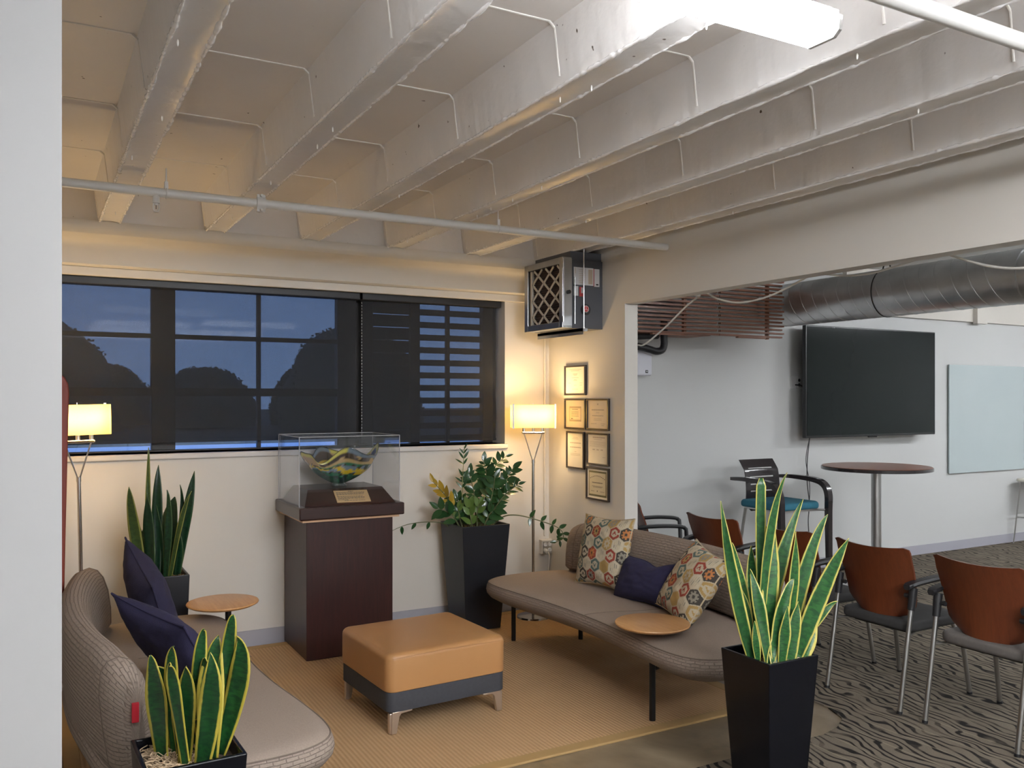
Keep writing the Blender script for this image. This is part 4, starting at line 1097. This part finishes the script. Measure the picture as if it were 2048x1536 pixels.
# diamond lattice
w_, h_ = fy1-fy0, fz1-fz0
def strip(a, b):
    a = Vector((.018, fy0+a[0]*w_, fz0+a[1]*h_)); b = Vector((.018, fy0+b[0]*w_, fz0+b[1]*h_)); d = (b-a).normalized(); s = Vector((0, -d.z, d.y))*.0075; x = Vector((.003, 0, 0))
    m = MB(); m.add([a-s-x, a+s-x, b+s-x, b-s-x, a-s+x, a+s+x, b+s+x, b-s+x], [(0, 1, 2, 3), (7, 6, 5, 4), (0, 4, 5, 1), (1, 5, 6, 2), (2, 6, 7, 3), (3, 7, 4, 0)]); m.build('lattice_strip', 'filter_card', hv, smooth=0)
cx_, cz_ = 1/2.5, 1/3.3    # diamond cell
for s in (1, -1):
    for k in range(-4, 5):
        # line z = s*(cz/cx)*(y) + k*cz, clipped to the unit square
        sl_ = s*cz_/cx_; c0 = k*cz_+(0 if s > 0 else .88)
        P_ = []
        for y in (0, 1):
            z = sl_*y+c0
            if 0 <= z <= 1: P_.append((y, z))
        for z in (0, 1):
            y = (z-c0)/sl_
            if 0 < y < 1: P_.append((y, z))
        if len(P_) >= 2: strip(P_[0], P_[1])
# labels on the -y side
def lab(nm, x0, x1, z0, z1, mat, par=hv, d=.0015): return B(x0, x1, .012-d, .012, z0, z1).build(nm, mat, par, smooth=0)
lb = lab('wiring_label', .102, .27, .31, .435, 'label_white'); m = MB()
for k in range(8): m.box(.145, .145+.055, .0098, .0105, .325+.013*k, .3285+.013*k)
m.box(.113, .118, .0098, .0105, .39, .43); m.box(.226, .262, .0098, .0105, .32, .425); m.build('printed_text', 'ink_faint', lb, smooth=0)
lab('red_stripe', .271, .276, .305, .432, 'label_red'); l2 = lab('rating_label', .278, .322, .305, .432, 'label_white'); B(.292, .312, .0095, .0105, .315, .325).build('printed_mark', 'black_plastic', l2, smooth=0)
lab('notice_label', .102, .14, .232, .30, 'label_white'); l3 = lab('warning_label', .150, .190, .228, .296, 'label_red'); B(.164, .187, .0095, .0105, .252, .292).build('printed_panel', 'label_white', l3, smooth=0)
MB().tube([(.20, .012, .135), (.20, .004, .135)], .040, 30).build('emblem_disc', 'black_plastic', hv)
eb = MB().tube([(.20, .004, .140), (.20, .001, .140)], .0235, 26).build('emblem', 'label_red', hv)
MB().tube([(.20+.0225*math.cos(a*PI/12), .0008, .140+.0225*math.sin(a*PI/12)) for a in range(24)], .0018, 5, closed=True).build('emblem_ring', 'label_white', eb)
m = MB(); m.tube([(.20, .0008, .14), (.20, .0008, .162)], .0018, 5); m.tube([(.20, .0008, .14), (.216, .0008, .132)], .0018, 5); m.tube([(.20, .0008, .14), (.186, .0008, .130)], .0018, 5); m.build('emblem_mark', 'label_white', eb)
MB().tube([(.102, -.004, .03), (.102, -.004, .36)], .004, 8).build('side_channel', 'galv', hv)
# hanging rods and angle
MB().tube([(.165, -.022, -.022), (.165, -.022, .60)], .0045, 8).build('hanger_rod', 'brushed', hv); MB().tube([(.165, DY+.03, -.022), (.165, DY+.03, .60)], .0045, 8).build('hanger_rod', 'brushed', hv)
m = MB(); m.box(.145, .185, -.04, DY+.05, -.022, -.002); m.box(.145, .149, -.04, DY+.05, -.045, -.002); m.build('support_angle', 'galv', hv, smooth=0)
MB().tube([(.165, -.022, -.012), (.165, -.022, .006)], .01, 8).build('nut', 'brushed', hv)

# ================================================================== PIPES, CONDUIT, STRIP LIGHTS
def pipe(label, y, z, x0, x1, r, heads, couplings, hangers):
    t = thing('sprinkler_pipe', label, 'pipe', (x0, y, z))
    MB().tube([(0, 0, 0), (x1-x0, 0, 0)], r, 18).build('pipe_run', 'pipe_paint', t)
    for x in couplings:
        x -= x0; m = MB().tube([(x-.022, 0, 0), (x+.022, 0, 0)], r*1.42, 16)
        m.box(x-.02, x+.02, -.012, .012, r*1.3, r*1.9); m.box(x-.02, x+.02, -.012, .012, -r*1.9, -r*1.3); m.tube([(x, -.03, r*1.6), (x, .03, r*1.6)], .007, 8); m.tube([(x, -.03, -r*1.6), (x, .03, -r*1.6)], .007, 8)
        m.build('coupling', 'pipe_paint', t)
    for x in heads:
        x -= x0; MB().tube([(x, 0, -r*.7), (x, 0, -.052)], .0165, 14).build('drop_nipple', 'pipe_paint', t)
        h = MB().tube([(x+.0135*math.cos(a), 0, -.070+.021*math.sin(a)) for a in [2*PI*k/18 for k in range(18)]], .0034, 8, closed=True); h.tube([(x, 0, -.052), (x, 0, -.062)], .008, 10); h.tube([(x, 0, -.092), (x, 0, -.095)], .013, 14)
        hd = h.build('sprinkler_head', 'pipe_paint', t)
        MB().tube([(x, 0, -.056), (x, 0, -.08)], .0022, 6).build('glass_bulb', 'ink', hd)
    for x in hangers:
        x -= x0; m = MB().box(x-.008, x+.008, -.012, .012, r*.8, .055); m.tube([(x, 0, .05), (x, 0, .12)], .004, 6); m.tube([(x, r*1.08*math.cos(a), r*1.08*math.sin(a)) for a in [2*PI*k/16 for k in range(16)]], .003, 6, closed=True)
        m.build('hanger', 'pipe_paint', t)
pipe('white painted sprinkler pipe with a pendant head running above the sofas', 4.42, 2.632, -.25, XP, .0225, [.515], [1.005], [.56, 2.36])
pipe('white painted sprinkler pipe at the upper right crossing near the strip light', 1.39, 2.625, -3.2, XP, .0225, [], [.2], [.8, 3.0])
cd = thing('wall_conduit', 'painted conduit running down the corner behind the lamp', 'conduit', (3.555, 5.868, 0))
MB().tube([(0, 0, .56), (0, 0, 2.40)], .009, 10).build('conduit_tube', 'wall', cd)
m = MB().box(-.02, .02, -.004, .012, .70, .715); m.build('strap', 'wall', cd)
ob_ = thing('outlet_box', 'surface mounted four-socket outlet box on the wall behind the lamp', 'outlet', (3.555, YB, .475))
B(-.048, .052, -.045, 0, -.052, .06).build('box', 'wall', ob_, smooth=0, bevel=.004)
B(-.040, .044, -.049, -.045, -.044, .046).build('cover_plate', 'brushed', ob_, smooth=0)
for sx in (-1, 1):
    for sz in (-1, 1):
        s_ = MB().tube([(.002+sx*.020, -.049, .001+sz*.022), (.002+sx*.020, -.053, .001+sz*.022)], .0165, 16).build('socket', 'white_plastic', ob_)
        m = MB()
        for q in (-.005, .005): m.box(.002+sx*.02+q-.001, .002+sx*.02+q+.001, -.0536, -.053, sz*.022+.001, sz*.022+.008)
        m.build('slot', 'ink', s_, smooth=0)
cb = thing('lamp_cord', 'white lamp cord plugged into the outlet box', 'cord', (3.537, 5.82, .45))
MB().tube([(0, .005, 0), (0, -.03, -.005)], .014, 10).build('plug', 'white_plastic', cb)
MB().tube(bez([(0, -.03, -.005), (.004, -.045, -.04), (-.01, -.05, -.15), (-.05, -.08, -.30), (-.10, -.12, -.40), (-.15, -.16, -.435)]), .0042, 7).build('cord', 'white_plastic', cb)

def strip_light(label, cx, y, z, L=1.22, lens='led_lens'):
    t = thing('strip_light', label, 'ceiling light', (cx, y, z), group='ceiling strip lights')
    h = L/2
    B(-h, h, -.03, .03, .045, .085).build('channel', 'fixture_white', t, smooth=0)
    MB().prism([(-.062, .062), (-.060, .014), (-.045, 0), (.045, 0), (.060, .014), (.062, .062)], 'x', -h+.012, h-.012).build('diffuser', lens, t, smooth=40)
    for s in (-1, 1): MB().prism([(-.066, .050), (-.062, .012), (-.043, -.003), (.043, -.003), (.062, .012), (.066, .050)], 'x', s*h-.006-.006*s, s*h+.006-.006*s).build('end_cap', 'fixture_white', t, smooth=40)
    MB().tube([(h-.22, .045, .075), (h-.22, .058, .075)], .012, 12).build('mounting_knob', 'fixture_white', t)
    return t
strip_light('glowing white strip light hung under the joists at the top right', 1.26, 1.635, 2.612, lens='led_lens_dim')
for lab_, x, y, z, L in (('in the row nearest the camera', 2.55, .30, 2.612, 1.22), ('beside the row nearest the camera', 1.30, -.30, 2.612, 1.22), ('right behind the camera', 1.9, -1.4, 2.612, 2.44), ('second row right behind the camera', 1.6, -3.0, 2.612, 2.44),
                         ('over the chair rows', 6.6, 2.2, 2.80, 1.22), ('over the far end of the next room', 9.8, 3.0, 2.80, 2.44), ('at the front of the next room', 7.4, -1.4, 2.80, 2.44)):
    strip_light('added strip light out of view, '+lab_, x, y, z, L)  # extra unseen fixtures, added to raise the ambient light in both rooms

# ================================================================== LEFT WOODEN BOARD
bd = thing('wooden_board', 'tall red-stained board with rounded top beside the white wall end', 'wooden board', (.0, 4.62, 0), 0)
pts = [(-.16, 0), (.118, 0), (.135, .9), (.152, 1.68), (.148, 1.72), (.134, 1.75), (.112, 1.768), (.085, 1.775), (-.09, 1.775), (-.135, 1.76), (-.155, 1.72), (-.16, 1.68)]
MB().prism([(p[0], p[1]) for p in pts], 'y', -.014, .014).build('panel', 'board_red', bd, smooth=30, bevel=.005)
B(-.12, .09, .014, .05, 0, .05).build('foot', 'board_red', bd, smooth=0)
for o_ in bd.children: pass

# ================================================================== CHAIRS
def make_chair(name, label, seat, loc, rz, grp, loop=False):
    t = thing(name, label, 'chair', loc, rz, grp)
    # seat pad
    rb = rbox(.235, .235, .405, .462, .08, .022, .02, dome=.004); rb.xf(Matrix.Translation((.015, 0, 0))); rb.build('seat', seat, t, smooth=60)
    B(-.16, .19, -.17, .17, .386, .406).build('seat_pan', 'black_plastic', t, smooth=0, bevel=.006)
    # curved plywood shell back
    m = MB(); n, kz = 18, 12; th = .011
    for s in (0, 1):
        for j in range(kz+1):
            v = j/kz; z = .475+.365*v; wd = .205+.028*math.sin(v*PI*.55)+.004*v
            if v < .2: wd -= .05*(1-v/.2)**2
            for i in range(n+1):
                u = -1+2*i/n
                x = -.185-.085*v+.02*math.sin(v*PI)+.055*u*u*(1-.25*v)-th*s
                zz_ = z+(.018*u*u if v > .9 else 0)-(.03*(1-v)**3)*(1-u*u)
                if j == kz and abs(u) > .93: zz_ -= .012
                m.v.append((x, u*wd, zz_))
    A = (n+1)*(kz+1)
    for j in range(kz):
        for i in range(n):
            a = j*(n+1)+i; m.f += [(a, a+1, a+n+2, a+n+1), (A+a, A+a+n+1, A+a+n+2, A+a+1)]
    for i in range(n): m.f += [(i, A+i, A+i+1, i+1), (kz*(n+1)+i, kz*(n+1)+i+1, A+kz*(n+1)+i+1, A+kz*(n+1)+i)]
    for j in range(kz): a = j*(n+1); b = a+n; m.f += [(a, a+n+1, A+a+n+1, A+a), (b, A+b, A+b+n+1, b+n+1)]
    m.build('backrest', 'chair_shell', t, smooth=50)
    for s in (-1, 1):
        lg = MB().tube([(-.305, s*.235, .008), (-.215, s*.235, .535)], .0125, 12).build('rear_leg', 'leg_silver', t)
        MB().tube([(-.306, s*.235, 0), (-.304, s*.235, .014)], .0145, 12).build('glide', 'black_plastic', lg)
        fl_ = MB().tube([(.305, s*.222, .008), (.255, s*.215, .28), (.20, s*.19, .40)], .0125, 12).build('front_leg', 'leg_silver', t)
        MB().tube([(.306, s*.222, 0), (.303, s*.222, .014)], .0145, 12).build('glide', 'black_plastic', fl_)
        MB().tube([(-.238, s*.235, .395), (-.10, s*.18, .393), (.16, s*.17, .395)], .008, 10).build('side_rail', 'leg_silver', t)
        MB().tube([(-.2155, s*.235, .53), (-.196, s*.237, .645)], [.019, .022], 12).build('arm_post', 'black_plastic', t)
        arm = MB()
        pth = bez([(-.255, s*.238, .655), (-.20, s*.242, .668), (-.05, s*.248, .680), (.07, s*.243, .678), (.12, s*.24, .668)], 5)
        for i, p in enumerate(pth):
            wv = .027*(1 if 1 < i < len(pth)-2 else .72)
            arm.v += [(p.x, p.y-wv, p.z), (p.x, p.y-wv*.8, p.z+.012), (p.x, p.y+wv*.8, p.z+.012), (p.x, p.y+wv, p.z), (p.x, p.y+wv*.6, p.z-.014), (p.x, p.y-wv*.6, p.z-.014)]
        nn = len(pth)
        for i in range(nn-1):
            for k in range(6): arm.f.append((i*6+k, i*6+(k+1) % 6, (i+1)*6+(k+1) % 6, (i+1)*6+k))
        arm.f.append(tuple(range(6))); arm.f.append(tuple((nn-1)*6+k for k in range(6)))
        arm.build('armrest', 'black_plastic', t, smooth=50)
        MB().tube([(-.2, s*.232, .60), (-.205, s*.19, .60)], .012, 8).build('back_bracket', 'black_plastic', t)
        if loop: MB().tube([(.105, s*.24, .672), (.125, s*.24, .655), (.13, s*.235, .60), (.135, s*.215, .40)], .016, 8).build('front_arm_post', 'black_plastic', t)
    return t
ZC = .007
def copy_tree(o, parent=None):
    c = o.copy(); COL.objects.link(c); c.parent = parent
    for ch in o.children: copy_tree(ch, c)
    return c
CG = 'red wooden meeting chairs'
c0 = make_chair('meeting_chair', 'red wooden armchair with charcoal seat just right of the tall front plant', 'seat_charcoal', (4.255, 3.19, ZC), 0, CG)
make_chair('meeting_chair', 'red wooden armchair with taupe seat at the right edge, nearest the camera', 'seat_taupe', (4.255, 2.575, ZC), 0, CG)
for label, loc, rz in (('red wooden armchair seen through the leaves of the tall front plant', (4.27, 3.83, ZC), math.radians(-2)), ('red wooden armchair showing above the right sofa back', (4.24, 4.46, ZC), math.radians(2))):
    c = copy_tree(c0); c.location = loc; c.rotation_euler = (0, 0, rz); c['label'] = label

make_chair('meeting_chair', 'red wooden armchair seen side-on past the partition edge', 'seat_charcoal', (4.345, 5.335, ZC), math.radians(-34), CG, True)

# ================================================================== BAR CHAIR
bs = thing('bar_chair', 'tall dark slatted bar chair with teal seat by the far wall', 'bar chair', (5.46, 5.23, ZC), math.radians(-90))
def rp_(*a): return rbox(*a)
s_ = rbox(.235, .245, .735, .795, .07, .028, .018, dome=.004); s_.build('seat', 'blue_seat', bs, smooth=60)
B(-.2, .22, -.2, .2, .718, .735).build('seat_plate', 'brushed', bs, smooth=0)
# back shell with four slots: strips between slots + two side stiles
def back_pt(u, v):
    z = .70+.42*v; x = -.21-.04*v+.035*math.sin(v*PI*.9)-.05*max(0, v-.8)/.2*.8+(.07*(1-v/.12) if v < .12 else 0)
    return (x+.012*u*u, u*.19*(1+.02*v), z)
def back_panel(u0, u1, v0, v1, nu, nv):
    m = MB()
    for s in (0, .010):
        for j in range(nv+1):
            for i in range(nu+1):
                x, y, z = back_pt(u0+(u1-u0)*i/nu, v0+(v1-v0)*j/nv); m.v.append((x-s, y, z))
    A = (nu+1)*(nv+1)
    for j in range(nv):
        for i in range(nu): a = j*(nu+1)+i; m.f += [(a, a+1, a+nu+2, a+nu+1), (A+a, A+a+nu+1, A+a+nu+2, A+a+1)]
    for i in range(nu): m.f += [(i, A+i, A+i+1, i+1), (nv*(nu+1)+i, nv*(nu+1)+i+1, A+nv*(nu+1)+i+1, A+nv*(nu+1)+i)]
    for j in range(nv): a = j*(nu+1); b = a+nu; m.f += [(a, a+nu+1, A+a+nu+1, A+a), (b, A+b, A+b+nu+1, b+nu+1)]
    return m
for u0, u1 in ((-1, -.72), (.72, 1)): back_panel(u0, u1, 0, 1, 2, 20).build('back_stile', 'espresso', bs, smooth=50)
for v0, v1 in ((0, .36), (.385, .50), (.525, .645), (.67, .82), (.84, 1)): back_panel(-.72, .72, v0, v1, 10, 6).build('back_slat', 'espresso', bs, smooth=50)
for s in (-1, 1):
    a_ = MB(); pth = bez([(-.27, s*.275, .965), (-.1, s*.28, .972), (.12, s*.28, .962), (.225, s*.278, .93), (.27, s*.275, .85), (.275, s*.27, .70), (.285, s*.265, .35), (.30, s*.26, 0)], 6)
    for i, p in enumerate(pth):
        q = i/(len(pth)-1); wv = .020+.006*math.sin(q*PI); tg = (pth[min(i+1, len(pth)-1)]-pth[max(i-1, 0)]).normalized(); nn = tg.cross(Vector((0, 1, 0))).normalized()*(.013+.016*q*(1-q)*2)
        y = Vector((0, wv, 0)); a_.v += [tuple(p-y-nn), tuple(p+y-nn), tuple(p+y+nn), tuple(p-y+nn)]
    for i in range(len(pth)-1):
        for k in range(4): a_.f.append((i*4+k, i*4+(k+1) % 4, i*4+4+(k+1) % 4, i*4+4+k))
    a_.f.append((0, 1, 2, 3)); n4 = (len(pth)-1)*4; a_.f.append((n4+3, n4+2, n4+1, n4)); a_.build('arm_leg', 'espresso', bs, smooth=50)
    MB().tube([(-.19, s*.2, .72), (-.28, s*.245, 0)], .013, 12).build('rear_leg', 'leg_silver', bs)
    MB().tube([(-.245, s*.228, .28), (.287, s*.262, .28)], .009, 10).build('side_stretcher', 'leg_silver', bs)
    MB().tube([(.20, s*.19, .727), (.272, s*.27, .727)], .009, 8).build('seat_arm', 'leg_silver', bs)
MB().tube([(.288, -.262, .30), (.288, .262, .30)], .010, 10).build('foot_rail', 'leg_silver', bs)

# ================================================================== HIGH TABLE
ht = thing('high_table', 'round high-top table with reddish wood top and steel column', 'table', (6.45, 5.06, ZC))
MB().lathe([(.002, 0), (.45, 0), (.457, .003), (.457, .027), (.45, .030), (.002, .030)], 56, (0, 0, 1.02)).build('table_edge', 'espresso', ht, smooth=30)
MB().lathe([(.002, 0), (.448, 0), (.45, .002), (.448, .004), (.002, .004)], 56, (0, 0, 1.05)).build('table_top', 'hitable', ht, smooth=30)
MB().tube([(0, 0, .02), (0, 0, 1.02)], .042, 24).build('column', 'brushed', ht)
MB().lathe([(.002, 0), (.30, 0), (.30, .008), (.06, .03), (.042, .05), (.002, .05)], 40).build('base', 'brushed', ht)

# ================================================================== WIRE STOOL at far right
ws = thing('wire_stool', 'wire-legged counter stool with pale seat at the far right edge', 'stool', (9.95, 5.62, ZC), math.radians(2))
rbox(.20, .19, .705, .735, .05, .012, .006).build('seat', 'stool_white', ws, smooth=50)
for sx in (-1, 1):
    for sy in (-1, 1): MB().tube([(sx*.15, sy*.15, .70), (sx*.21, sy*.20, 0)], .0075, 8).build('leg', 'leg_silver', ws)
    MB().tube([(sx*.183, -.177, .30), (sx*.183, .177, .30)], .006, 8).build('foot_rail', 'leg_silver', ws)
    MB().tube([(-.183, sx*.177, .34), (.183, sx*.177, .34)], .006, 8).build('foot_rail', 'leg_silver', ws)
MB().tube([(-.15, -.15, .70), (.15, -.15, .70), (.15, .15, .70), (-.15, .15, .70)], .006, 8, closed=True).build('seat_ring', 'leg_silver', ws)

# ================================================================== TELEVISION and wall things
tv = thing('television', 'large black flat television on the far wall', 'television', (7.235, 5.70, 1.28))
B(-.945, .945, .0, .045, 0, 1.055).build('housing', 'tv_bezel', tv, smooth=0, bevel=.006)
B(-.932, .932, -.003, 0, .022, 1.044).build('screen', 'tv_screen', tv, smooth=0)
B(-.25, .25, .045, .179, .35, .75).build('wall_mount', 'black_metal', tv, smooth=0)
MB().box(-.06, .06, .01, .03, -.012, 0).build('sensor_lip', 'tv_bezel', tv, smooth=0, bevel=.004)
for k, (a, b_) in enumerate((('black power cable looping from the television to the floor', .0), ('thin black signal cable hanging beside the power cable', .05))):
    t = thing('television_cable', a, 'cable', (6.43, 5.80, 1.27), group='cables under the television')
    MB().tube(bez([(0, -.02, .02), (-.01-.02*k, 0, -.2), (.01+.03*k, .02, -.42), (.05+.05*k-.05*(k == 1), .03, -.62), (.04, .035, -.80), (.06, .03, -1.05), (.07, .03, -1.255)]), .0045 if k == 0 else .0035, 7).build('cable_run', 'cable_black', t)
so = thing('wall_outlet', 'double wall plate with a black lead beside the television', 'outlet', (6.352, YB, 1.802))
for k in (-1, 1):
    B(k*.038-.034, k*.038+.034, -.007, 0, -.06, .06).build('plate', 'white_plastic', so, smooth=0, bevel=.002)
    m = MB()
    for z in (-.022, .022): m.tube([(k*.038, -.007, z), (k*.038, -.010, z)], .015, 14)
    m.build('socket', 'white_plastic' if k < 0 else 'black_plastic', so)
MB().tube(bez([(-.02, -.012, -.022), (.03, -.04, -.03), (.09, -.045, -.06), (.15, -.04, -.10)]), .007, 8).build('lead', 'cable_black', so)
gb = thing('glass_board', 'pale blue-green glass marker board on the far wall at right', 'marker board', (9.60, YB, .84))
B(-.965, .40, -.03, -.016, 0, 1.175).build('glass_sheet', 'glass_board', gb, smooth=0, bevel=.001)
B(.404, 1.75, -.03, -.016, 0, 1.175).build('glass_sheet', 'glass_board', gb, smooth=0, bevel=.001)
for x in (-.9, .3, .5, 1.68):
    for z in (.07, 1.10): MB().tube([(x, -.016, z), (x, -.001, z)], .012, 12).build('standoff', 'brushed', gb)
sk = thing('wall_speaker', 'small white wall speaker just past the partition edge', 'speaker', (4.435, 5.75, 1.838))
rbm = B(-.095, .062, -.05, .06, 0, .225).build('cabinet', 'speaker_plastic', sk, smooth=40, bevel=.018, seg=4)
B(-.03, .03, .058, .13, .09, .13).build('bracket', 'white_plastic', sk, smooth=0)
lg_ = B(-.012, .014, -.0515, -.050, .022, .046).build('logo_plate', 'black_plastic', sk, smooth=0)
m = MB(); m.box(-.004, .008, -.0521, -.0515, .030, .040); m.build('logo_mark', 'label_white', lg_, smooth=0)
# black insulated line with a U-bend
ip = thing('insulated_pipe', 'black foam-wrapped pipe with a U-bend above the wall speaker', 'pipe', (4.2, 5.62, 2.0))
MB().tube(bez([(-.4, 0, .075), (-.05, 0, .082), (.12, 0, .066), (.20, -.005, .050), (.265, -.008, .036), (.325, -.008, .05), (.35, -.005, .10), (.352, 0, .17), (.352, .0, .30)], 6), .030, 14).build('lower_run', 'black_plastic', ip)
MB().tube([(-.4, .03, .125), (.30, .02, .165)], .026, 12).build('upper_run', 'black_plastic', ip)

# ================================================================== SLATTED WOODEN SCREEN (hung from the ceiling)
ss_ = thing('slatted_wood_screen', 'hanging screen of thin reddish wooden slats beside the duct', 'slatted screen', (3.74, 5.52, 0))
slm = {}
def slat(x0, x1, y, z, h=.015, d=.035):
    k = (round(x1-x0, 3), h)
    if k not in slm: slm[k] = B(0, x1-x0, 0, d, 0, h).mesh('slat', 'slat_wood', 0)
    link('slat', slm[k], ss_, loc=(x0, y, z))
for k in range(17):
    z = 2.182+.0325*k
    slat(0, 1.30 if k % 2 else 1.32, 0, z); slat(1.34, 2.08, 0, z) if k % 2 else slat(1.33, 2.06, .002, z)
for k in range(17):
    if k % 3 != 1: slat(0, 1.28, .36, 2.182+.0325*k)
slat(1.52, 1.84, -.02, 2.168, .012); slat(.60, .92, -.02, 2.165, .012)
for x in (.22, .98, 1.92):
    B(x-.013, x+.013, .035, .06, 2.17, 2.95).build('upright_batten', 'slat_wood' if x > .5 else 'pine_edge', ss_, smooth=0)
for x in (.25, 1.0, 1.9): B(x-.013, x+.013, .395, .42, 2.17, 2.95).build('upright_batten', 'slat_wood', ss_, smooth=0)
B(0, 1.28, .06, .36, 2.18, 2.192).build('bottom_board', 'slat_wood', ss_, smooth=0)

# ================================================================== SPIRAL DUCT
dt = thing('spiral_duct', 'large galvanised spiral duct hanging beyond the opening', 'duct', (6.02, 0, 2.50))
RD = .192
MB().tube([(0, 5.86, 0), (0, 3.48, 0)], RD, 48).build('duct_section', 'galv_duct', dt, smooth=60)
MB().tube([(0, 3.50, 0), (0, -3.0, 0)], RD*.955, 48).build('duct_section', 'galv_duct', dt, smooth=60)
MB().tube([(0, 3.56, 0), (0, 3.47, 0)], RD*1.012, 48).build('joint_collar', 'galv_duct', dt, smooth=60)
tilt = .07
rm = MB().tube([(RD*math.cos(a), tilt*math.sin(a), RD*math.sin(a)) for a in [2*PI*k/40 for k in range(40)]], .0032, 5, closed=True).mesh('lock_seam', 'galv_duct', 60)
for k in range(17): link('lock_seam', rm, dt, loc=(0, 5.72-.128*k, 0))
for k in range(12): o_ = link('lock_seam', rm, dt, loc=(0, 3.36-.128*k, 0)); o_.scale = (.955, 1, .955)
for y in (4.62, 2.4, .2):
    st_ = MB().tube([(1.012*RD*math.cos(a), 0, 1.012*RD*math.sin(a)) for a in [2*PI*k/36 for k in range(36)]], .004, 6, closed=True); st_.tube([(-.05, 0, RD), (0, 0, .30), (.05, 0, RD)], .006, 6); st_.tube([(0, 0, .30), (0, 0, .45)], .005, 6)
    st_.build('hanger_strap', 'duct_strap', dt).location = (0, y, 0)

# ================================================================== CABLES swagged along the header
def swag(label, pts):
    t = thing('swagged_cable', label, 'cable', (XP+.16, pts[0][0], 2.3), group='white cables along the header')
    MB().tube(bez([(0, y-pts[0][0], z-2.3) for y, z in pts]), .006, 7).build('cable_run', 'cable_white', t)
    MB().tube([(-.05, 0, pts[0][1]-2.3), (0, 0, pts[0][1]-2.3)], .006, 6).build('staple', 'cable_white', t)
swag('white cable rising from behind the speaker to the header', [(4.28, 2.314), (4.425, 2.25), (4.631, 2.133), (4.851, 2.032), (4.937, 2.03), (5.1, 2.03)])
swag('white cable looping below the header in front of the slatted screen', [(4.204, 2.318), (4.094, 2.269), (3.919, 2.233), (3.714, 2.243), (3.541, 2.282), (3.40, 2.325)])
swag('white cable looping below the header in front of the duct', [(3.30, 2.33), (3.143, 2.301), (2.987, 2.292), (2.84, 2.308), (2.66, 2.334)])
swag('white cable looping below the header at the right edge', [(2.56, 2.33), (2.47, 2.289), (2.34, 2.241), (2.199, 2.216), (2.0, 2.22), (1.8, 2.30)])
